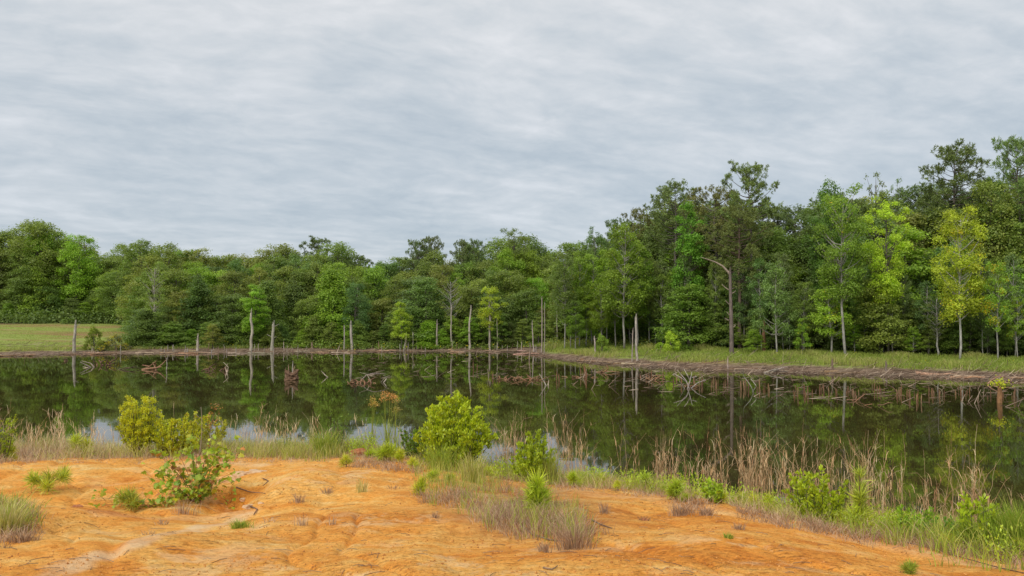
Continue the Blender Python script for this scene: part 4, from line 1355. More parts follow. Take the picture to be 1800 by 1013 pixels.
for _ in range(105):
    px_ = random.uniform(965, 1880)
    put_log(px_, shore_py(px_) + random.uniform(-13, 0) * (0.5 if px_ < 1100 else 1), 'brown driftwood log on mud', 'driftwood logs on the right bank', random.choice([random.gauss(0.05, 0.28), random.gauss(-0.15, 0.2)]), random.uniform(0.7, 1.25))
for _ in range(110):
    px_ = random.uniform(-80, 975)
    put_log(px_, shore_py(px_) + random.uniform(-9, 3), 'dark driftwood log on mud', 'driftwood logs on the far shore', random.gauss(0, 0.45), random.uniform(0.6, 1.2))
put_log(462, 622, 'pale driftwood log at the foot of the thick white snag', None, 0.1, 1.1, PALEW)
put_log(555, 611, 'pale long driftwood log on the far mud, left of the dead stems', None, 0.15, 1.3, PALEW)
put_log(1455, 651, 'short pale driftwood log lying askew on the right mud', None, 0.6, 0.9, PALEW)
put_log(1560, 657, 'long straight driftwood log before the grey stump', None, -0.05, 1.7, (0.36, 0.25, 0.16))
put_log(1655, 661, 'long slanting driftwood log left of the arching branch', None, -0.25, 1.6, (0.40, 0.28, 0.19))
put_log(1310, 643, 'long pale driftwood log under the dead trunk', None, 0.12, 1.5, PALEW)

# fine rotten sticks along all shores
mb = MB()
N = 5200
pxs = np.concatenate([rng.uniform(-150, 970, N // 2), rng.uniform(940, 1950, N // 2)])
pys = np.array([shore_py(p) for p in pxs]) + np.where(pxs < 960, rng.uniform(-11, 2.5, N), rng.uniform(-14, 2.5, N) * np.where(pxs < 1060, 0.9, 1))
# and thinly scattered over the shallows
EX = rng.uniform(600, 1850, 520)
pxs = np.concatenate([pxs, EX])
pys = np.concatenate([pys, np.array([shore_py(p) for p in EX]) + 2 + 44 * rng.random(520) ** 1.2])
N = len(pxs)
for p, q_ in zip(pxs, pys):
    x, y, _ = at_plane(p, q_, 0.12)
    x, y = float(x), float(y)
    L = random.uniform(0.25, 1.3)
    a = random.gauss(0, 0.6)
    e = random.gauss(0, 0.16) if random.random() < 0.85 else random.uniform(0.3, 1.2)
    d = np.array([math.cos(a) * math.cos(e), math.sin(a) * math.cos(e), abs(math.sin(e))]) * L
    mb.v.append(np.array([[x, y, -1]]))
    mb.v.pop()
    z = 0.0
    mb_pts = (x, y, d, L)
    if mb.n == 0:
        store = []
    store.append((x, y, d[0], d[1], d[2], random.uniform(0.012, 0.035), random.random()))
    mb.n = 1
S_ = np.array(store)
mb = MB()
zz = np.maximum(height(S_[:, 0], S_[:, 1]), -0.02) + np.where(np.arange(N) < 5200, rng.uniform(0, 0.12, N), 0.0)
p0 = np.stack([S_[:, 0], S_[:, 1], zz], -1)
p1 = p0 + S_[:, 2:5]
d = norm(S_[:, 2:5])
a = norm(np.cross(d, np.array([0.1, 0.2, 1.0])))
b = np.cross(d, a)
vs = []
for k in range(3):
    o_ = (a * math.cos(k * 2.094) + b * math.sin(k * 2.094)) * S_[:, 5:6]
    vs += [p0 + o_, p1 + o_ * 0.5]
VV = np.stack(vs, 1)
o_ = (np.arange(N) * 6)[:, None]
q = np.concatenate([np.concatenate([o_ + 0, o_ + 1, o_ + 3, o_ + 2], 1), np.concatenate([o_ + 2, o_ + 3, o_ + 5, o_ + 4], 1), np.concatenate([o_ + 4, o_ + 5, o_ + 1, o_ + 0], 1)])
mb.add(VV.reshape(-1, 3), q, None, np.repeat(S_[:, 6], 6), np.repeat(rng.random(N), 6))
M_STICK = grass_material('rotten_wood', (0.12, 0.075, 0.05), (0.26, 0.175, 0.12), (0.48, 0.38, 0.28), 0.9, 0.0)
link('shore_debris', mb.mesh('shore_debris', M_STICK), kind='stuff')

# ------------------------------------------------------------------ far grass
M_BANKG = grass_material('bank_grass', (0.17, 0.24, 0.04), (0.30, 0.38, 0.06), (0.50, 0.43, 0.17))
mb = MB()
N = 52000
pxs = rng.uniform(955, 1980, N)
D_ = np.interp(pxs, [940, 962, 1050, 1200, 1500, 1800, 2200], [109, 101, 89, 79.5, 72, 65, 60])
E_ = np.interp(pxs, [955, 985, 1100, 1300, 1500, 1690, 1800, 2200], [111, 112, 106, 95, 88, 81, 79, 74])
tuf = rng.random(N) ** 0.9
ys = D_ + 2.7 + 1.8 * vnoise(pxs * 0.03, pxs * 0, 4) + (E_ - D_ - 3.2) * tuf
xs = (pxs - 900) / F * ys
keep = vnoise(xs * 0.9, ys * 0.9, 5) > 0.22
xs, ys = xs[keep], ys[keep]
n = len(xs)
cl = vnoise(xs * 0.35, ys * 0.35, 9)
base = np.stack([xs, ys, height(xs, ys) - 0.05], -1)
blades(mb, base, 0.22 + 0.4 * rng.random(n) + 0.75 * cl ** 2, rng.normal(size=(n, 2)) * 0.28, 0.05, 0.5, np.clip(cl * 0.6 + 0.5 * rng.random(n) - 0.05, 0, 1), seg=2)
link('bank_grass', mb.mesh('bank_grass', M_BANKG), kind='stuff')

mb = MB()
N = 42000
pxs = rng.uniform(-160, 262, N)
D_ = np.interp(pxs, [-500, 0, 150, 300], [98, 104.5, 109, 110.5])
ys = D_ + 4.5 + 54 * rng.random(N) ** 1.5
xs = (pxs - 900) / F * ys
keep = (vnoise(xs * 0.25, ys * 0.25, 19) > 0.3) | (ys - D_ < 9)
xs, ys, D_ = xs[keep], ys[keep], D_[keep]
n = len(xs)
edge_ = np.exp(-((ys - D_ - 5.5) / 2.0) ** 2)
base = np.stack([xs, ys, height(xs, ys) - 0.03], -1)
blades(mb, base, 0.12 + 0.10 * rng.random(n) + 0.55 * edge_ * rng.random(n), rng.normal(size=(n, 2)) * 0.3, 0.05, 0.5, np.clip(0.25 + 0.55 * rng.random(n) + edge_ * 0.15, 0, 1), seg=2)
link('meadow_grass', mb.mesh('meadow_grass', M_BANKG), kind='stuff')

mb = MB()
N = 12000
pxs = rng.uniform(240, 970, N)
ys = np.interp(pxs, [240, 450, 700, 900, 970], [110, 113.5, 117, 116, 110]) + 4.5 + rng.random(N) * 3.5
xs = (pxs - 900) / F * ys
base = np.stack([xs, ys, height(xs, ys) - 0.03], -1)
blades(mb, base, 0.25 + 0.45 * rng.random(N), rng.normal(size=(N, 2)) * 0.3, 0.05, 0.5, None, seg=2)
link('far_shore_grass', mb.mesh('far_shore_grass', M_BANKG), kind='stuff')

# ------------------------------------------------------------------ near bank vegetation
M_GREENG = grass_material('near_grass', (0.26, 0.38, 0.035), (0.46, 0.46, 0.09), (0.66, 0.54, 0.30), 0.5, 0.35)
M_DRYG = grass_material('dry_grass', (0.24, 0.14, 0.085), (0.46, 0.31, 0.19), (0.66, 0.50, 0.32), 0.7, 0.2)
M_REED = grass_material('dry_reed', (0.40, 0.21, 0.11), (0.66, 0.45, 0.24), (0.84, 0.70, 0.46), 0.65, 0.15)


def tufts(mb, cx, cy, per, spread, lmin, lmax, width, lean=0.35, droop=0.5, tint=None, seg=3):
    idx = np.repeat(np.arange(len(cx)), per)
    n = len(idx)
    x = cx[idx] + rng.normal(size=n) * spread
    y = cy[idx] + rng.normal(size=n) * spread
    hs = rng.uniform(0.6, 1.0, len(cx))[idx]
    out = np.stack([x - cx[idx], y - cy[idx]], -1) / max(spread, 1e-3) * 0.18
    base = np.stack([x, y, height(x, y) - 0.02], -1)
    tc = None if tint is None else np.clip(tint[idx] + rng.normal(size=n) * 0.16, 0, 1)
    blades(mb, base, hs * rng.uniform(lmin, lmax, n), out + rng.normal(size=(n, 2)) * lean, width, droop, tc, seg)


def veg_points(n, p0=-150, p1=1950, back=9.0, power=1.3, jitter=0.5):
    P = rng.uniform(p0, p1, n)
    c = crestY(P)
    Y = c + jitter * rng.normal(size=n) + back * rng.random(n) ** power
    return P, (P - 900) / F * Y, Y


# green and straw coloured low grass of the bank
mb = MB()
P, X, Y = veg_points(3400, back=8)
k = (height(X, Y) > 0.02) & (vnoise(X * 1.5, Y * 1.5, 77) > 0.34)
P, X, Y = P[k], X[k], Y[k]
grn = np.interp(P, [0, 330, 400, 600, 640, 700, 1000, 1300, 1600, 1800], [0.75, 0.70, 0.50, 0.50, 0.5, 0.36, 0.48, 0.50, 0.40, 0.25])
grn = grn + 0.5 * (vnoise(X * 1.1, Y * 1.1, 3) - 0.5)
dens = vnoise(X * 0.7, Y * 0.7, 13)
for lo_, hi_, ln_, pr_ in [(0.0, 0.4, (0.10, 0.30), 10), (0.4, 0.7, (0.16, 0.44), 15), (0.7, 1.01, (0.22, 0.62), 18)]:
    q = (dens >= lo_) & (dens < hi_)
    tufts(mb, X[q], Y[q], pr_, 0.08, ln_[0], ln_[1], 0.0085, 0.34, 0.5, grn[q])
link('bank_edge_grass', mb.mesh('bank_edge_grass', M_GREENG), kind='stuff')
# dense green ribbon behind the crest on the left
mb = MB()
P = rng.uniform(380, 620, 300)
Y = crestY(P) + rng.uniform(-0.2, 3.0, 300)
X = (P - 900) / F * Y
tufts(mb, X, Y, 16, 0.08, 0.16, 0.50, 0.007, 0.22, 0.3, 0.5 + 0.3 * (rng.random(300) - 0.4))
link('upright_green_grass', mb.mesh('upright_green_grass', M_GREENG), kind='stuff')

mb = MB()
P = rng.uniform(620, 1900, 620)
Y = crestY(P) + rng.normal(size=620) * 0.3 + rng.uniform(-0.1, 3.0, 620)
k = vnoise(P * 0.02, Y * 0.8, 31) > 0.42
P, Y = P[k], Y[k]
X = (P - 900) / F * Y
nb = len(P)
hh = rng.uniform(0.10, 0.34, nb)
idx = np.repeat(np.arange(nb), 60)
m = len(idx)
t = rng.random(m) ** 0.8
c = np.stack([X[idx], Y[idx], height(X, Y)[idx]], -1) + np.stack([rng.normal(size=m) * 0.055 * (0.5 + t), rng.normal(size=m) * 0.055 * (0.5 + t), t * hh[idx]], -1)
leaves(mb, c, rng.normal(size=(m, 3)) + [0, -0.3, 0.5], 0.034 * rng.uniform(0.6, 1.4, m), 0.42, np.clip(rng.random(nb)[idx] * 0.5 + rng.random(m) * 0.5, 0, 1), np.clip(rng.random(m), 0, 0.95), along=rng.normal(size=(m, 3)) * 0.6 + [0, 0, 0.9])
link('leafy_weeds', mb.mesh('leafy_weeds', M_SHRUB), color=(0.34, 0.46, 0.035, 1), kind='stuff')

# withered brown grass
mb = MB()
cx, cy = [], []


def strew(poly, n):
    """n points inside a picture polygon, dropped onto the bank"""
    poly = np.array(poly, float)
    lo, hi = poly.min(0), poly.max(0)
    got = []
    while len(got) < n:
        p = lo + rng.random(2) * (hi - lo)
        inside = False
        j = len(poly) - 1
        for i in range(len(poly)):
            if ((poly[i, 1] > p[1]) != (poly[j, 1] > p[1])) and (p[0] < (poly[j, 0] - poly[i, 0]) * (p[1] - poly[i, 1]) / (poly[j, 1] - poly[i, 1]) + poly[i, 0]):
                inside = not inside
            j = i
        if inside:
            got.append(p)
    g_ = np.array(got)
    x, y, z = ground_at(g_[:, 0], g_[:, 1])
    return x + rng.normal(size=n) * 0.02, y + rng.normal(size=n) * 0.03


TONGUE = [(725, 868), (800, 850), (900, 862), (1000, 890), (1062, 925), (1070, 950), (1035, 960), (1000, 955), (920, 948), (860, 930), (800, 900), (735, 884)]
x, y = strew(TONGUE, 420)
k = vnoise(x * 3.0, y * 3.0, 23) > 0.42
x, y = x[k], y[k]
tufts(mb, x, y, 15, 0.05, 0.07, 0.27, 0.0055, 0.5, 0.5, 0.25 + 0.35 * rng.random(len(x)))
for poly, n_ in [([(-20, 780), (120, 778), (130, 800), (60, 815), (-20, 818)], 110), ([(150, 770), (560, 778), (560, 806), (300, 800), (160, 795)], 130),
                 ([(-20, 880), (50, 890), (75, 925), (40, 950), (-20, 965)], 90), ([(1180, 880), (1250, 885), (1260, 915), (1190, 905)], 26),
                 ([(1300, 900), (1800, 975), (1800, 995), (1500, 950), (1300, 915)], 220), ([(860, 800), (1010, 830), (1000, 850), (860, 835)], 60),
                 ([(600, 810), (740, 815), (740, 835), (620, 825)], 50), ([(900, 835), (1300, 868), (1300, 885), (1000, 862)], 80)]:
    x, y = strew(poly, n_)
    tufts(mb, x, y, 16, 0.05, 0.07, 0.22, 0.007, 0.5, 0.5, np.full(n_, 0.45))
P = rng.uniform(-100, 1900, 1500)
Y = crestY(P) - 1.5 * rng.random(1500) ** 2.2 + 0.4 * rng.random(1500)
X = (P - 900) / F * Y
k = vnoise(X * 1.1, Y * 1.1, 45) > 0.36
tufts(mb, X[k], Y[k], 8, 0.06, 0.04, 0.16, 0.006, 0.8, 0.8, np.full(k.sum(), 0.55))
P, X, Y = veg_points(1300, back=6)
k = height(X, Y) > 0.02
tufts(mb, X[k], Y[k], 10, 0.06, 0.15, 0.42, 0.008, 0.4, 0.6, np.full(k.sum(), 0.55))
link('withered_grass', mb.mesh('withered_grass', M_DRYG), kind='stuff')
mb = MB()
x, y = strew(TONGUE, 90)
tufts(mb, x, y, 9, 0.05, 0.12, 0.40, 0.006, 0.25, 0.3, np.full(90, 0.30))
x, y = strew([(720, 800), (870, 800), (900, 860), (740, 870)], 90)
tufts(mb, x, y, 11, 0.05, 0.15, 0.45, 0.006, 0.25, 0.3, np.full(90, 0.45))
x, y = strew([(-20, 880), (40, 890), (60, 920), (20, 940), (-20, 940)], 50)
tufts(mb, x, y, 16, 0.05, 0.12, 0.30, 0.008, 0.3, 0.3, np.full(50, 0.35))
link('green_blades_in_dry_patch', mb.mesh('green_blades', M_GREENG), kind='stuff')

# fallen twigs and crumbs of clay
mb = MB()
x, y = strew([(0, 830), (1250, 880), (1800, 1000), (1800, 1013), (0, 1013)], 150)
for a_, b_ in zip(x, y):
    L = random.uniform(0.03, 0.16)
    an = random.gauss(0, 0.9)
    ex, ey = a_ + math.cos(an) * L, b_ + math.sin(an) * L
    tube(mb, np.array([(a_, b_, H1(a_, b_) + 0.004), ((a_ + ex) / 2, (b_ + ey) / 2 + 0.01, (H1(a_, b_) + H1(ex, ey)) / 2 + 0.008), (ex, ey, H1(ex, ey) + 0.004)]), 0.0022, 3, random.random() * 0.6, cap=False)
link('fallen_twigs', mb.mesh('fallen_twigs', M_STICK), kind='stuff')
M_CRUMB, w = new_mat('clay_crumbs')
ti = w.n('ShaderNodeAttribute', attribute_name='tint')
cr = w.ramp((ti, 'Fac'), [(0, (0.34, 0.13, 0.030)), (0.5, (0.55, 0.24, 0.055)), (1, (0.70, 0.36, 0.10))])
w.n('ShaderNodeOutputMaterial', {0: w.n('ShaderNodeBsdfPrincipled', {'Base Color': cr, 'Roughness': 0.95})})
mb = MB()
n = 14000
x, y = strew([(-40, 850), (420, 800), (700, 810), (1250, 880), (1850, 1000), (1850, 1030), (-40, 1030)], n)
k = vnoise(x * 1.6, y * 1.6, 7) > 0.38
x, y = x[k], y[k]
n = len(x)
r = 0.0025 + 0.009 * rng.random(n) ** 6
dirs = np.array([[1, 0, 0], [0, 1, 0], [-1, 0, 0], [0, -1, 0], [0, 0, 1.0], [0, 0, -1]])
vv = np.stack([x, y, height(x, y) + r * 0.3], -1)[:, None] + dirs[None] * (r[:, None] * rng.uniform(0.6, 1.3, (n, 6)))[..., None]
o_ = (np.arange(n) * 6)[:, None, None]
t8 = np.array([[0, 1, 4], [1, 2, 4], [2, 3, 4], [3, 0, 4], [1, 0, 5], [2, 1, 5], [3, 2, 5], [0, 3, 5]])[None]
mb.add(vv.reshape(-1, 3), None, (o_ + t8).reshape(-1, 3), np.repeat(rng.random(n), 6))
link('clay_crumbs', mb.mesh('clay_crumbs', M_CRUMB), kind='stuff')


# ---- tall dry reeds, clump by clump
def reed_clump(px, Y, top, n, spread, label, group=None, tint=0.45, arch=0.5, tilt=0.0):
    x = px_to_X(px, Y)
    z = max(H1(x, Y), -0.05)
    h = (float(at_depth(px, top, Y)[2]) - z) * 1.09
    o = thing('dry_grass_clump', label, 'dry grass', (x, Y, z), 0, group)
    mb = MB()
    for i in range(n):
        hh = h * (1.0 if i == 0 else random.choice([1, 1, 0.8]) * random.uniform(0.55, 1.0))
        bx, by = random.gauss(0, spread), random.gauss(0, spread * 0.6)
        a = random.uniform(0, 6.28)
        ln = random.uniform(0.02, 0.16) * hh
        dx, dy = math.cos(a) * ln + tilt * hh, math.sin(a) * ln * 0.6
        t = np.linspace(0, 1, 8)
        P_ = np.stack([bx + dx * t ** 1.5, by + dy * t ** 1.5, hh * t - 0.05], -1)
        if random.random() < arch:       # nodding tip
            m = 3 + random.randrange(3)
            s = random.choice([-1, 1]) * random.uniform(0.10, 0.34)
            for q in range(m, 8):
                f = (q - m + 1) / (8 - m)
                P_[q, 0] += s * f ** 1.5 * hh * 0.7
                P_[q, 2] -= f ** 2.2 * hh * random.uniform(0.10, 0.2)
        P_[1:-1, :2] += np.random.normal(0, 0.012, (6, 2))
        tt = np.clip(tint + random.gauss(0, 0.2), 0, 1)
        tube(mb, P_, np.linspace(0.0038, 0.0012, 8) * random.uniform(0.7, 1.3), 3, tt, cap=False)
        # dead leaf blades clasping the stalk
        nb_ = random.randrange(2, 6)
        q = np.random.uniform(0.15, 0.9, nb_)
        bp = np.stack([np.interp(q, t, P_[:, c_]) for c_ in range(3)], -1)
        blades(mb, bp, np.random.uniform(0.10, 0.28, nb_), np.random.normal(0, 0.35, (nb_, 2)), 0.009, 0.9, np.clip(tt + np.random.normal(0, 0.15, nb_), 0, 1), 3)
    link('stalks', mb.mesh('stalks', M_REED), o)
    if group:
        later(o, px, 'near')
    return o


np.random.seed(5)
g = 'tall dry grass along the right part of the near shore'
lab = 'tall dry brown grass clump'
for px_, top, n_, sp in [(893, 722, 8, .05), (905, 712, 14, .07), (925, 718, 6, .05), (968, 715, 5, .04), (985, 703, 7, .05), (998, 712, 7, .05), (1008, 735, 8, .06), (1022, 730, 5, .05), (1035, 765, 6, .05), (875, 750, 5, .05),
                         (1118, 775, 4, .05), (1155, 768, 8, .06), (1168, 750, 10, .07), (1180, 742, 9, .06), (1200, 770, 5, .05), (1213, 755, 4, .03), (1230, 745, 7, .05), (1248, 765, 7, .05), (1272, 752, 4, .03), (1262, 790, 5, .06),
                         (1303, 752, 12, .07), (1318, 748, 14, .08), (1330, 745, 13, .08), (1342, 752, 10, .06), (1352, 765, 5, .05), (1372, 768, 12, .07), (1388, 760, 8, .06), (1400, 765, 9, .06), (1418, 745, 9, .07), (1435, 775, 6, .06),
                         (1452, 762, 5, .05), (1465, 780, 7, .07), (1498, 755, 10, .06), (1508, 745, 12, .06), (1522, 750, 9, .06), (1535, 760, 8, .06), (1548, 770, 7, .06), (1095, 735, 3, .02), (1063, 800, 4, .05)]:
    d0 = float(crestY(px_)) + random.uniform(1.6, 4.2)
    reed_clump(px_, d0, top + random.uniform(-8, 2), int(n_ * 1.45), sp * 1.1, lab, g, arch=0.55)
for _ in range(20):
    px_ = random.choice([random.uniform(865, 1060), random.uniform(1130, 1560), random.uniform(1130, 1560), random.uniform(1600, 1790)])
    reed_clump(px_, float(crestY(px_)) + random.uniform(1.0, 4.5), random.uniform(752, 800) - (px_ < 1060) * 18 + (px_ > 1590) * 30, random.randrange(3, 8), random.uniform(0.04, 0.12), lab, g, arch=0.6)
reed_clump(1582, 10.8, 768, 6, 0.02, 'single straight bundle of reddish dry stalks between the reed beds', arch=0.1, tint=0.3)
reed_clump(1678, 10.6, 760, 7, 0.05, 'tall thin dry stalks, left part of the last reed group', arch=0.2)
reed_clump(1697, 10.4, 758, 9, 0.05, 'tall dry stalks in the centre of the last reed group', arch=0.2)
reed_clump(1708, 10.3, 778, 10, 0.06, 'dense dry stalks, right part of the last reed group', arch=0.3)
reed_clump(1733, 10.6, 798, 5, 0.05, 'bowed dry stalks right of the last reed group', arch=0.9)
reed_clump(1655, 11.0, 838, 6, 0.10, 'low bowed dry seed stalks left of the last reed group', arch=0.9)
reed_clump(1612, 11.2, 842, 5, 0.10, 'low thin dry stalks right of the straight reddish bundle', arch=0.8)
reed_clump(1785, 10.0, 815, 7, 0.08, 'dry stalks nodding at the right edge', arch=0.9)
g = 'dry grass clumps along the left part of the near shore'
lab = 'dry pale grass clump'
for px_, top, n_, sp in [(-20, 700, 6, .08), (12, 712, 7, .08), (25, 705, 5, .05), (55, 715, 7, .06), (62, 735, 8, .07), (82, 712, 7, .06), (95, 722, 7, .06), (110, 705, 8, .06), (118, 728, 7, .07), (145, 735, 5, .06), (165, 728, 5, .06),
                         (178, 742, 6, .06), (200, 745, 5, .06), (215, 718, 4, .05), (305, 712, 4, .06), (330, 720, 4, .06), (410, 722, 6, .06), (430, 730, 6, .06), (455, 716, 8, .06), (462, 728, 6, .05), (490, 722, 6, .05), (508, 735, 7, .06),
                         (525, 725, 6, .05), (548, 712, 5, .02), (570, 728, 5, .06), (588, 735, 5, .06), (610, 745, 6, .08), (640, 730, 5, .07), (700, 735, 5, .06), (715, 745, 5, .06), (725, 752, 4, .05)]:
    reed_clump(px_, float(crestY(px_)) + random.uniform(0.4, 3.4), top + random.uniform(-8, 4), int(n_ * 1.4), sp * 1.4, lab, g, tint=0.65, arch=0.75, tilt=random.gauss(0, 0.05))

# ---- pines: seedlings with tufts of long needles
def needle_tuft(nn, L, spread=1.0, wdt=0.0035):
    mb = MB()
    d = norm(rng.normal(size=(nn, 3)) * 0.8 * spread + np.array([0, 0, 0.75]))
    st = np.stack([np.zeros(nn), np.zeros(nn), -rng.random(nn) * L * 0.55], -1)
    leaves(mb, st, rng.normal(size=(nn, 3)), L * (0.7 + 0.45 * rng.random(nn)), 0.05 * wdt / 0.0035, rng.random(nn), np.zeros(nn), along=d, fold=0.25)
    return mb.mesh('needle_tuft', M_SHRUB)


TUFTS = [needle_tuft(150, 0.16) for _ in range(3)]
TUFTU = [needle_tuft(120, 0.17, 0.45) for _ in range(2)]


def pine_seedling(px, base, hpx, wpx, nt, label, color=(0.30, 0.36, 0.04), group=None, stem=(0.16, 0.10, 0.06), depth=None):
    if depth:
        x, y = px_to_X(px, depth), depth
        z = H1(x, y)
        hpx = hpx or 30
    else:
        x, y, z = G1(px, base)
    s = y / F
    h, w = hgt(px, base, hpx, y, z), wpx * s
    o = thing('pine_seedling', label, 'pine seedling', (x, y, z - 0.01), random.uniform(0, 6.28) if nt > 1 and wpx < 60 else 0.0, group)
    tl = min(0.16, max(h, w) * 0.42)
    sm = MB()
    top = np.array([rng.normal() * 0.02, 0, max(h - tl * 0.8, 0.03)])
    tube(sm, curve3((0, 0, -0.02), top, (0.01, 0, 0), 5), np.linspace(0.012, 0.005, 5) * (0.5 + h), 5)
    ends = [(top, 0.0, 0.0)]
    for k in range(nt - 1):
        a = k * 2.4 + 0.4
        zz = top[2] * random.uniform(0.25, 0.8)
        rr = (w * 0.5 - tl * 0.55) * random.uniform(0.7, 1.05)
        rr = max(rr, 0.02)
        e = np.array([math.cos(a) * rr, math.sin(a) * rr, min(top[2], zz + rr * random.uniform(0.15, 0.5))])
        tube(sm, curve3((0, 0, zz), e, (0, 0, -0.02), 4), 0.0045, 4)
        ends.append((e, 0.75 if rr > 0.05 else 0.4, a))
    link('stem', sm.mesh('stem', M_BARK, True), o, stem)
    for e, tilt, a in ends:
        t_ = link('needle_tuft', random.choice(TUFTS if wpx > hpx * 0.55 else TUFTU), o, (*vary(color, 0.12), 1))
        t_.location = e
        t_.rotation_euler = (0, tilt, a)
        f = tl / 0.16 * random.uniform(0.85, 1.1)
        t_.scale = (f, f, f)
    if group:
        later(o, px, 'near')
    return o


YG, GG = (0.50, 0.54, 0.04), (0.42, 0.50, 0.04)
pine_seedling(84, 866, 46, 88, 6, 'wide pine seedling with star shaped tufts on the bare clay, far left', (0.46, 0.50, 0.05))
pine_seedling(228, 895, 42, 50, 4, 'round pine seedling with a thin leader beside the maple', (0.42, 0.44, 0.06))
g = 'yellow green pine seedlings at the edge of the near bank'
lab = 'small yellow green pine seedling'
for px_, b_, h_, w_, nt_ in [(158, 784, 18, 24, 3), (137, 773, 14, 20, 2), (27, 797, 18, 22, 3), (575, 802, 18, 20, 2), (608, 822, 28, 26, 3), (636, 800, 22, 28, 3), (678, 812, 36, 46, 7), (703, 812, 26, 24, 4), (655, 806, 22, 30, 4),
                             (727, 824, 24, 26, 4), (761, 848, 26, 30, 4), (792, 848, 20, 20, 3), (768, 820, 28, 30, 5), (858, 838, 24, 30, 4), (1012, 858, 34, 32, 4), (1056, 852, 24, 18, 2), (1086, 862, 22, 20, 3),
                             (1133, 850, 28, 26, 3), (1105, 858, 20, 22, 2), (1165, 870, 20, 16, 2), (1205, 884, 22, 28, 3), (1296, 888, 26, 22, 3), (1322, 892, 28, 26, 4), (1348, 884, 24, 20, 2), (1268, 885, 24, 24, 3), (1475, 918, 26, 34, 4),
                             (1580, 925, 22, 26, 2), (1440, 915, 26, 26, 3), (1552, 940, 24, 30, 3), (1690, 940, 26, 30, 3), (1225, 878, 18, 20, 2)]:
    pine_seedling(px_, b_, h_, w_, nt_, lab, random.choice([YG, YG, GG, (0.44, 0.52, 0.04)]), g)
pine_seedling(736, 872, 38, 26, 4, 'upright pine seedling at the left end of the dry grass patch', YG)
pine_seedling(1185, 880, 46, 36, 6, 'tall green pine seedling at the near bank edge in the centre right', GG)
pine_seedling(1508, 905, 92, 34, 7, 'upright plume like pine sapling before the reeds', (0.46, 0.50, 0.07))
pine_seedling(1505, 915, 40, 60, 6, 'spreading bright pine seedling at the foot of the plume like sapling', YG)
pine_seedling(945, 892, 70, 44, 8, 'soft green plumed plant rising in the dry grass patch', GG)
pine_seedling(1670, 966, 32, 44, 5, 'lime green pine seedling at the clay edge near the right', YG)
pine_seedling(1600, 1009, 28, 36, 4, 'tiny pine seedling on bare clay at the bottom right', (0.30, 0.36, 0.04))
pine_seedling(775, 800, 40, 30, 4, 'green pine seedling at the foot of the big shrub', GG)

# ---- grass tussocks standing alone on the clay
def tussock(px, base, hpx, wpx, n, label, mat, color_t, group=None, name='grass_tussock', cat='grass tussock', width=0.006, lean=0.4):
    x, y, z = G1(px, base)
    s = y / F
    hpx = hgt(px, base, hpx, y, z) / s
    mb = MB()
    n_ = n
    b = np.stack([rng.normal(size=n_) * wpx * s * 0.16, rng.normal(size=n_) * wpx * s * 0.12, np.full(n_, -0.015)], -1)
    ln = norm(np.concatenate([b[:, :2], np.zeros((n_, 1))], 1))[:, :2] * rng.random((n_, 1)) * lean * wpx / hpx + rng.normal(size=(n_, 2)) * 0.12
    blades(mb, b, hpx * s * rng.uniform(0.5, 1.08, n_), ln, width, 0.35, np.clip(color_t + rng.normal(size=n_) * 0.18, 0, 1))
    return thing(name, label, cat, (x, y, z), 0, group, me=mb.mesh(name, mat))


tussock(422, 929, 22, 40, 240, 'bright green grass tussock alone on the bare clay', M_GREENG, 0.12)
tussock(1280, 948, 17, 22, 120, 'little green grass tuft on clay right of centre', M_GREENG, 0.15)
tussock(530, 925, 30, 30, 34, 'thin dry grass tuft in the middle of the bare clay', M_DRYG, 0.6)
tussock(583, 926, 26, 24, 24, 'very thin grey grass tuft right of centre clay tuft', M_DRYG, 0.6)
tussock(525, 886, 26, 34, 60, 'dry tuft above the rusty clay scour', M_DRYG, 0.5)
tussock(637, 866, 36, 26, 50, 'upright greyish grass tuft on the rusty clay', M_GREENG, 0.75)
tussock(320, 903, 34, 50, 70, 'spiky dry grass tuft below the maple shrub', M_DRYG, 0.45)
tussock(1010, 965, 62, 84, 230, 'large bushy dry grass tussock at the lower end of the dry patch', M_DRYG, 0.32, width=0.0045, lean=0.7)
tussock(957, 972, 28, 30, 70, 'small spiky dry tuft left of the bushy dry tussock', M_DRYG, 0.4)
tussock(765, 913, 20, 22, 36, 'tiny dark dry tuft on the pale clay', M_DRYG, 0.3)
tussock(1133, 916, 14, 30, 50, 'low dark withered tuft on clay right of the dry patch', M_DRYG, 0.15)
tussock(1195, 908, 30, 50, 160, 'grey green low tussock at the crest right of centre', M_DRYG, 0.4)
tussock(1240, 908, 24, 34, 110, 'grey withered tussock next to the grey green one', M_DRYG, 0.35)
tussock(1300, 930, 18, 28, 70, 'small grey tuft above the little green one', M_DRYG, 0.4)
tussock(1062, 905, 30, 24, 60, 'dry tuft at the right end of the dry patch', M_DRYG, 0.3)
tussock(575, 868, 18, 32, 60, 'flat dry tuft left of the upright greyish tuft', M_DRYG, 0.4)
tussock(285, 921, 14, 30, 40, 'flat faded tuft on clay below the round pine seedling', M_DRYG, 0.5)
tussock(262, 940, 14, 40, 40, 'faint low tuft on the left clay', M_DRYG, 0.5)
tussock(475, 920, 16, 40, 40, 'pale sparse tuft right of the bright green tussock', M_DRYG, 0.7)
tussock(690, 860, 14, 30, 30, 'low sparse tuft at the right of the rusty clay', M_DRYG, 0.35)
tussock(10, 940, 70, 80, 420, 'large dry and green tussock cut by the left edge', M_GREENG, 0.62, width=0.008)
tussock(40, 955, 34, 60, 160, 'withered tussock at the foot of the left edge tussock', M_DRYG, 0.35)
tussock(1735, 965, 70, 110, 700, 'broad green tussock near the right edge', M_GREENG, 0.15, width=0.009)
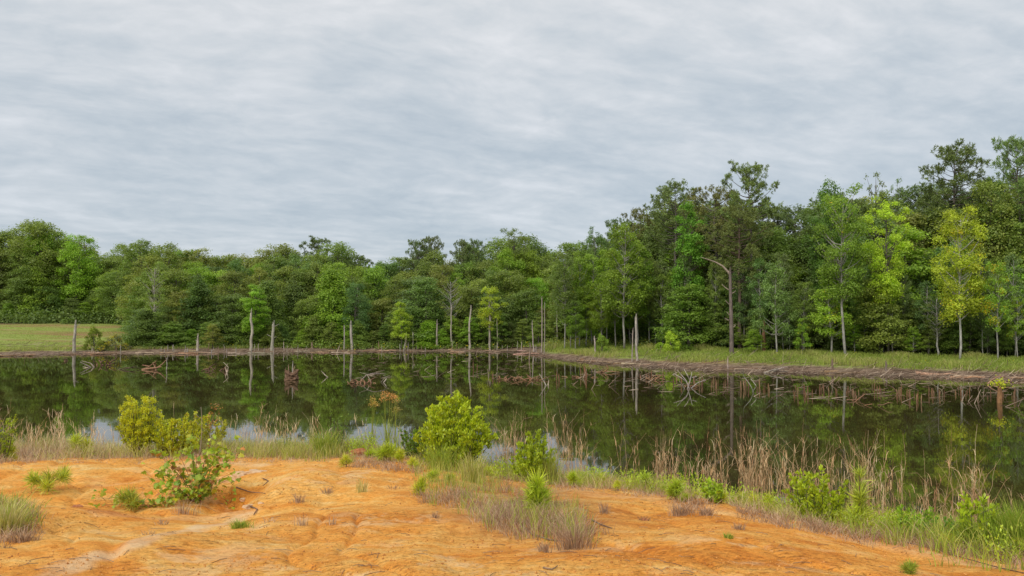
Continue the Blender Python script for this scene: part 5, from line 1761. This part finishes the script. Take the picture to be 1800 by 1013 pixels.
tussock(1785, 968, 110, 110, 900, 'high green tussock cut by the right edge', M_GREENG, 0.05, width=0.009)
tussock(1660, 950, 50, 90, 300, 'loose green tussock left of the broad one on the right', M_GREENG, 0.3, width=0.008)
tussock(570, 806, 64, 60, 420, 'dark olive bushy tussock at the left side of the inlet', M_GREENG, 0.22, width=0.009)
tussock(775, 828, 60, 70, 260, 'green tussock below the big shrub', M_GREENG, 0.15, width=0.008)
tussock(830, 850, 70, 60, 220, 'tall thin mixed tussock right of the big shrub', M_GREENG, 0.6, width=0.008)
tussock(965, 830, 60, 60, 220, 'green grass tussock beside the smaller green shrub', M_GREENG, 0.4, width=0.008)

# ---- leafy shrubs
def shrub(px, base, hpx, wpx, nst, nleaf, ls, color, label, name='leafy_shrub', yellow=0.0, prof='dome', depth=None, aspect=0.5, low=0.12, upright=0.8, bark=(0.13, 0.10, 0.08), clump=0.16):
    if depth:
        x, y = px_to_X(px, depth), depth
        z = H1(x, y)
        h = float(at_depth(px, base - hpx, depth)[2]) - z
    else:
        x, y, z = G1(px, base)
        h = hgt(px, base, hpx, y, z)
    s = y / F
    w = wpx * s / 2
    o = thing(name, label, 'shrub', (x, y, z - 0.02))
    st, fo = MB(), MB()
    ends = []
    for i in range(nst):
        a = i * 2.4 + rng.normal() * 0.3
        u = math.sqrt((i + 0.5) / nst)
        if prof == 'dome':
            hh = h * (1 - 0.62 * u ** 1.8) * random.uniform(0.82, 1.06)
            rr = w * u * random.uniform(0.75, 1.05)
            b = np.array([math.cos(a) * w * 0.12, math.sin(a) * w * 0.12, 0])
        elif prof == 'tree':
            hh = h * (0.42 + 0.58 * math.sqrt(max(0.03, 1 - u * u))) * random.uniform(0.85, 1.03)
            rr = w * u ** 0.8 * random.uniform(0.7, 1.0)
            b = np.array([rng.normal() * 0.02, rng.normal() * 0.02, 0])
        else:   # wide spreading
            hh = h * random.uniform(0.5, 1.0)
            rr = w * u * random.uniform(0.8, 1.1)
            b = np.array([math.cos(a) * w * 0.2, math.sin(a) * w * 0.2, 0])
        e = np.array([math.cos(a) * rr, math.sin(a) * rr, hh])
        cv = curve3(b, e, (math.cos(a) * rr * 0.15, math.sin(a) * rr * 0.15, -hh * 0.06), 6)
        tube(st, cv, np.linspace(0.009, 0.002, 6) * (0.5 + h * 0.6), 4, cap=False)
        m = max(3, int(3 + 5 * hh / h))
        for t in np.linspace(low + 0.1, 1.0, m):
            p = np.array([np.interp(t, np.linspace(0, 1, 6), cv[:, q]) for q in range(3)])
            tw = p + norm(np.array([math.cos(a) * 0.7 + rng.normal() * 0.6, math.sin(a) * 0.7 + rng.normal() * 0.6, 0.5 + rng.random()])) * clump * h * random.uniform(0.3, 1.0)
            tube(st, np.array([p, tw]), np.array([0.004, 0.002]), 3, cap=False)
            ends.append((p, tw))
    E0, E1 = np.array([e[0] for e in ends]), np.array([e[1] for e in ends])
    idx = rng.integers(0, len(ends), nleaf)
    t = rng.random(nleaf)[:, None] ** 0.7
    c = E0[idx] * (1 - t) + E1[idx] * t + rng.normal(size=(nleaf, 3)) * h * 0.018
    d = norm(E1[idx] - E0[idx])
    al = norm(d * 0.5 + rng.normal(size=(nleaf, 3)) * 0.55 + np.array([0, 0, upright]))
    nr = rng.normal(size=(nleaf, 3)) + np.array([0, -0.2, 0.5])
    ct = rng.random(len(ends))
    leaves(fo, c, np.cross(al, nr), ls * rng.uniform(0.65, 1.2, nleaf), aspect, np.clip(ct[idx] * 0.35 + rng.random(nleaf) * 0.65, 0, 1), np.clip(rng.random(len(ends))[idx] * 0.3 + rng.random(nleaf) * 0.7, 0, 1), along=al, fold=0.08)
    link('stem', st.mesh('stem', M_BARK, True), o, bark)
    link('foliage', fo.mesh('foliage', M_SHRUB), o, (*color, 1 - yellow))
    return o


SH = (0.20, 0.29, 0.028)
shrub(797, 812, 120, 132, 70, 18000, 0.060, (0.40, 0.50, 0.028), 'big rounded bright green shrub at the middle of the near shore', clump=0.13)
shrub(730, 800, 44, 56, 20, 2600, 0.045, (0.16, 0.26, 0.035), 'low dark green leafy plant left of the big shrub', prof='wide')
shrub(940, 838, 76, 80, 34, 6000, 0.052, (0.33, 0.43, 0.028), 'smaller rounded green shrub right of the big one', yellow=0.03)
shrub(250, 788, 90, 74, 40, 15000, 0.032, (0.48, 0.52, 0.03), 'olive small tree like shrub with a thin trunk on the left', prof='tree', yellow=0.03, upright=0.3, clump=0.12, aspect=0.6)
shrub(320, 796, 64, 96, 30, 9000, 0.034, (0.44, 0.48, 0.03), 'spreading olive shrub right of the tree like one', prof='wide', yellow=0.06, upright=0.25, clump=0.16, aspect=0.6)
shrub(366, 796, 64, 76, 24, 6500, 0.032, (0.44, 0.45, 0.035), 'reddish tinged loose shrub at the right end of the olive group', prof='wide', yellow=0.16, upright=0.25, clump=0.16, aspect=0.6)
shrub(296, 792, 60, 44, 20, 5000, 0.034, (0.52, 0.58, 0.035), 'bright low shrub between the two olive ones', yellow=0.02, upright=0.3)
shrub(1432, 908, 74, 96, 26, 3400, 0.052, (0.36, 0.46, 0.03), 'bright green broad leafed shrub before the reeds on the right', prof='wide', upright=0.7, clump=0.2)
shrub(1255, 884, 34, 46, 12, 900, 0.044, (0.32, 0.46, 0.035), 'low bright leafy plant at the near bank edge, right of centre', prof='wide')
shrub(8, 790, 56, 50, 16, 2200, 0.036, (0.30, 0.40, 0.03), 'bright green leafy shrub cut by the left edge', prof='wide')
shrub(1712, 945, 66, 60, 14, 1300, 0.052, (0.36, 0.48, 0.035), 'bright leafy shrub among grass near the right edge', prof='wide', clump=0.25)
shrub(1600, 928, 36, 60, 14, 1200, 0.040, (0.25, 0.42, 0.035), 'low green leafy plant right of the plume like sapling', prof='wide')
shrub(1650, 945, 36, 50, 10, 420, 0.042, (0.15, 0.32, 0.035), 'low green leafy plant left of the lime seedling', prof='wide')
shrub(590, 795, 70, 34, 9, 520, 0.035, (0.15, 0.25, 0.04), 'narrow upright green herb left of the inlet', prof='wide', upright=1.2)
shrub(500, 800, 40, 40, 8, 300, 0.03, (0.16, 0.24, 0.03), 'low green herb in the upright grass left of the inlet', prof='wide', upright=1.0)

# russet leafed leader above the olive group
x, y, z = G1(372, 790)
s = y / F
o = thing('russet_sapling', 'thin sapling with russet leaf spray rising above the olive shrubs', 'sapling', (x, y, z))
mb, ml = MB(), MB()
cv = curve3((0, 0, 0), (14 * s, 0, 90 * s), (-6 * s, 0, 0), 8)
tube(mb, cv, np.linspace(0.008, 0.003, 8), 4)
tt = rng.uniform(0.55, 1.0, 90)
c = np.stack([np.interp(tt, np.linspace(0, 1, 8), cv[:, q]) for q in range(3)], -1) + rng.normal(size=(90, 3)) * [0.06, 0.05, 0.02]
leaves(ml, c, rng.normal(size=(90, 3)), 0.045, 0.5, hue=np.zeros(90))
link('stem', mb.mesh('stem', M_BARK, True), o, (0.2, 0.12, 0.08))
link('foliage', ml.mesh('foliage', M_SHRUB), o, (0.36, 0.19, 0.06, 1))

# bleached dead stem among the olive shrubs
x, y, z = G1(350, 805)
mb = MB()
tube(mb, curve3((0, 0, 0), (0.02, 0, 88 * y / F), (0.03, 0, 0), 9), np.linspace(0.010, 0.004, 9), 6, rough=0.3)
for k in range(4):
    t0 = 0.3 + 0.15 * k
    tube(mb, np.array([(0.03, 0, 88 * y / F * t0), (0.03 + random.choice([-1, 1]) * 0.10, 0, 88 * y / F * t0 + 0.10)]), np.array([0.005, 0.002]), 4)
thing('dead_sapling', 'bleached dead stem standing in front of the olive shrubs', 'dead plant', (x, y, z), me=mb.mesh('dead_sapling', M_BARK, True), color=(0.30, 0.25, 0.19))

# ---- sedges with orange seed heads in the inlet
def sedge(px, Y, top, label, col, n=5, r=0.07):
    x = px_to_X(px, Y)
    z = H1(x, Y)
    h = float(at_depth(px, top, Y)[2]) - z
    o = thing('seeding_sedge', label, 'sedge', (x, Y, z))
    mb = MB()
    tops = []
    for i in range(n):
        e = np.array([rng.normal() * r, rng.normal() * r * 0.6, h * (1 if i == 0 else random.uniform(0.82, 0.98))])
        tube(mb, curve3((rng.normal() * 0.03, 0, -0.05), e, (0, 0, 0), 6), np.linspace(0.007, 0.004, 6), 3, 0.3, cap=False)
        tops.append(e)
    blades(mb, rng.normal(size=(26, 3)) * [0.05, 0.05, 0], rng.uniform(0.4, 0.9, 26) * h, rng.normal(size=(26, 2)) * 0.2, 0.012, 0.5, 0.3)
    link('stalks', mb.mesh('stalks', M_GREENG), o)
    for e in tops:
        hm = MB()
        c = rng.normal(size=(80, 3)) * [0.036, 0.036, 0.026]
        leaves(hm, c, rng.normal(size=(80, 3)), 0.026, 0.5, hue=np.zeros(80), along=c + np.array([0, 0, 0.02]))
        link('seed_head', hm.mesh('seed_head', M_SHRUB), o, (*col, 1), kind='stuff').location = e
    return o


sedge(682, 15.6, 692, 'tall sedge with large orange seed heads by the inlet', (0.66, 0.34, 0.11), 5, 0.10)
sedge(654, 15.8, 702, 'tall sedge with small yellowish seed heads left of the orange one', (0.58, 0.40, 0.10), 3, 0.05)
sedge(697, 15.4, 706, 'greenish headed sedge right of the orange one', (0.36, 0.30, 0.08), 3, 0.06)


# ---- maple shrub on the clay: every leaf its own piece
def maple_leaf():
    k = [(0, 0), (0.10, 0.04), (0.42, -0.10), (0.36, 0.10), (0.62, 0.24), (0.34, 0.34), (0.38, 0.62), (0.16, 0.52), (0.0, 0.98),
         (-0.16, 0.52), (-0.38, 0.62), (-0.34, 0.34), (-0.62, 0.24), (-0.36, 0.10), (-0.42, -0.10), (-0.10, 0.04)]
    v = np.array([(a, b, -0.35 * a * a - 0.15 * b * b) for a, b in k] + [(0, 0.3, 0.03)])
    n = len(k)
    t = np.array([[i, (i + 1) % n, n] for i in range(n)])
    mb = MB()
    mb.add(v, None, t, rng.random(), rng.random())
    return mb


def maple_leaf_mesh(hue):
    mb = maple_leaf()
    mb.hue = [np.full(len(a), hue) for a in mb.hue]
    return mb.mesh('leaf', M_MAPLE)


MAPLES = [maple_leaf_mesh(h) for h in (0.1, 0.3, 0.5, 0.7)]


def maple(px, base, spec, nleaf, size, label, loc_leaves=None, red=0.16, name='maple_shrub'):
    """spec: branch tips in picture pixels relative to the base, (x, y up)"""
    x, y, z = G1(px, base)
    s = y / F
    o = thing(name, label, 'shrub', (x, y, z))
    st = MB()
    segs = []
    for (a, b) in spec:
        dy = rng.normal() * 0.14
        cv = curve3((a * 0.08 * s, 0, -0.02), (a * s, dy, b * s), (-a * 0.10 * s, 0, b * 0.10 * s), 6)
        tube(st, cv, np.linspace(0.0042, 0.0016, 6), 4, cap=False)
        segs.append(cv)
    link('stem', st.mesh('stem', M_BARK, True), o, (0.20, 0.10, 0.06))
    for i in range(nleaf):
        cv = segs[i % len(segs)]
        t = random.uniform(0.3, 1.03) if i >= len(segs) * 2 else 1.0
        p = np.array([np.interp(min(t, 1), np.linspace(0, 1, 6), cv[:, q]) for q in range(3)])
        p = p + rng.normal(size=3) * [0.045, 0.05, 0.036]
        isred = random.random() < red * (1.5 - t)
        col = vary((0.40, 0.19, 0.06) if isred else random.choice([(0.26, 0.40, 0.03), (0.36, 0.46, 0.04), (0.42, 0.46, 0.05)] if t > 0.75 else [(0.18, 0.31, 0.03), (0.27, 0.37, 0.03), (0.34, 0.34, 0.045)]), 0.15)
        lf = link('leaf', MAPLES[i % 4], o, (*col, 1))
        lf.location = p
        lf.rotation_euler = (random.choice([-1, 1, 1]) * random.uniform(0.5, 1.35), random.uniform(-0.5, 0.5), random.gauss(0, 0.9) if random.random() < 0.7 else random.uniform(0, 6.28))
        q = size * random.uniform(0.6, 1.2)
        lf.scale = (q, q, q)
    return o


MAPLE = maple(345, 888, [(-10, 118), (-90, 62), (-80, 84), (-60, 78), (-45, 60), (-28, 84), (-12, 98), (8, 74), (24, 86), (40, 78), (55, 66), (78, 86), (66, 52), (-70, 42), (-42, 36), (-20, 40), (5, 52), (24, 54), (38, 40), (54, 36),
                 (30, 24), (-30, 20), (12, 28), (70, 108), (-6, 22), (20, 98), (46, 92)], 299, 0.076, 'wide maple shrub with green and reddish leaves on the clay')
mb = MB()
_k = [c for c in MAPLE.children if c.name.startswith('leaf')]
for i in range(330):
    a, b = random.choice(_k), None
    base_ = maple_leaf()
    v_ = np.concatenate(base_.v)
    r_ = a.rotation_euler.copy()
    r_.z += random.uniform(-2, 2)
    r_.x += random.uniform(-0.4, 0.4)
    Mx = np.array(r_.to_matrix())
    p_ = np.array(a.location) + rng.normal(size=3) * [0.04, 0.05, 0.03] + [0, 0.03, -0.015]
    mb.add(v_ @ Mx.T * a.scale[0] * random.uniform(0.6, 1.0) + p_, None, base_.t[0], random.random(), random.random() * 0.8)
link('leaf_mass', mb.mesh('leaf_mass', M_MAPLE), MAPLE, (0.28, 0.38, 0.035, 1), kind='stuff')
maple(292, 892, [(-44, 12), (-30, 22), (-14, 14), (6, 26), (22, 36), (16, 14), (-100, 14), (-80, 8), (-60, 12)], 110, 0.075, 'low creeping maple sprout below the wide maple shrub', name='maple_sprout', red=0.15)
maple(402, 888, [(-6, 10), (6, 12), (0, 5)], 14, 0.05, 'tiny green leafed sprout in the scoured clay', name='maple_sprout', red=0.0)
maple(413, 900, [(4, 6), (-3, 4)], 7, 0.045, 'smallest leafy sprout below the tiny one in the scour', name='maple_sprout', red=0.1)
maple(187, 880, [(-4, 12), (5, 8)], 9, 0.05, 'green leafed sprout left of the round pine seedling', name='maple_sprout', red=0.0)

# ---- exposed pale rock and roots in the scour
M_ROCK = rock_material('pale_rock', (0.50, 0.30, 0.15), (0.72, 0.50, 0.30))


def stone(px, base, wpx, hpx, label, mat, flat=0.6, lift=0.5, group=None):
    x, y, z = G1(px, base)
    s = y / F
    bm_v = []
    nn, mm = 9, 6
    mb = MB()
    vv = []
    for i in range(mm + 1):
        ph = math.pi * i / mm
        for j in range(nn):
            t = 2 * math.pi * j / nn
            k = 1 + 0.22 * rng.normal() * math.sin(ph)
            vv.append((math.sin(ph) * math.cos(t) * wpx / 2 * s * k, math.sin(ph) * math.sin(t) * wpx / 2 * s * 0.8 * k, math.cos(ph) * hpx / 2 * s * k))
    q = [[i * nn + j, (i + 1) * nn + j, (i + 1) * nn + (j + 1) % nn, i * nn + (j + 1) % nn] for i in range(mm) for j in range(nn)]
    mb.add(vv, q)
    thing('stone', label, 'stone', (x, y, z + (lift - 0.5) * hpx * s), random.uniform(0, 1), group, me=mb.mesh('stone', mat))


stone(420, 842, 30, 20, 'pale angular rock bared on the clay step right of the maple', M_ROCK)
stone(447, 830, 34, 9, 'flat pale stone at the top of the clay step', M_ROCK)
stone(440, 892, 24, 12, 'pale stone lying in the scour below the clay step', M_ROCK)
stone(428, 880, 14, 8, 'small pale stone above the one in the scour', M_ROCK)
stone(458, 888, 10, 6, 'tiny pale stone right of the ones in the scour', M_ROCK)
M_RED = rock_material('red_clod', (0.28, 0.09, 0.03), (0.48, 0.20, 0.08))
stone(137, 893, 16, 8, 'small reddish clod on the left clay', M_RED)
stone(1132, 916, 14, 8, 'dark clod below the withered tuft', M_RED)
stone(632, 784, 34, 22, 'reddish clay hump at the mouth of the inlet', M_RED)


def ground_stick(pts, r, label, col, name='fallen_stick'):
    P_ = np.array([G1(*p) for p in pts])
    P_[:, 2] += r * 1.2
    mb = MB()
    o0 = P_[0].copy()
    tube(mb, P_ - o0, np.linspace(r, r * 0.5, len(P_)), 5, rough=0.2)
    thing(name, label, 'stick', tuple(o0), me=mb.mesh(name, M_BARK, True), color=col)


ground_stick([(462, 842), (472, 850), (462, 858)], 0.008, 'forked dead root at the right of the clay step', (0.24, 0.15, 0.1))
ground_stick([(415, 868), (440, 869), (466, 873)], 0.009, 'brown root lying across the scour', (0.26, 0.16, 0.1))
ground_stick([(440, 893), (452, 902), (446, 908)], 0.010, 'short dark root at the bottom of the scour', (0.2, 0.12, 0.08))
ground_stick([(918, 928), (935, 942), (965, 950), (990, 953)], 0.008, 'thin bare twig lying out of the dry grass patch', (0.24, 0.17, 0.12))
ground_stick([(955, 1000), (970, 1003), (980, 999)], 0.007, 'small flat twig on clay at the bottom centre', (0.3, 0.2, 0.13))
ground_stick([(1530, 940), (1600, 958), (1680, 982), (1760, 1002), (1830, 1016)], 0.007, 'long dark root trailing over the clay at the right', (0.16, 0.11, 0.08), 'trailing_root')
ground_stick([(1040, 915), (1055, 925), (1075, 930)], 0.009, 'dark bent root at the right tip of the dry patch', (0.18, 0.12, 0.09))

label_repeats()
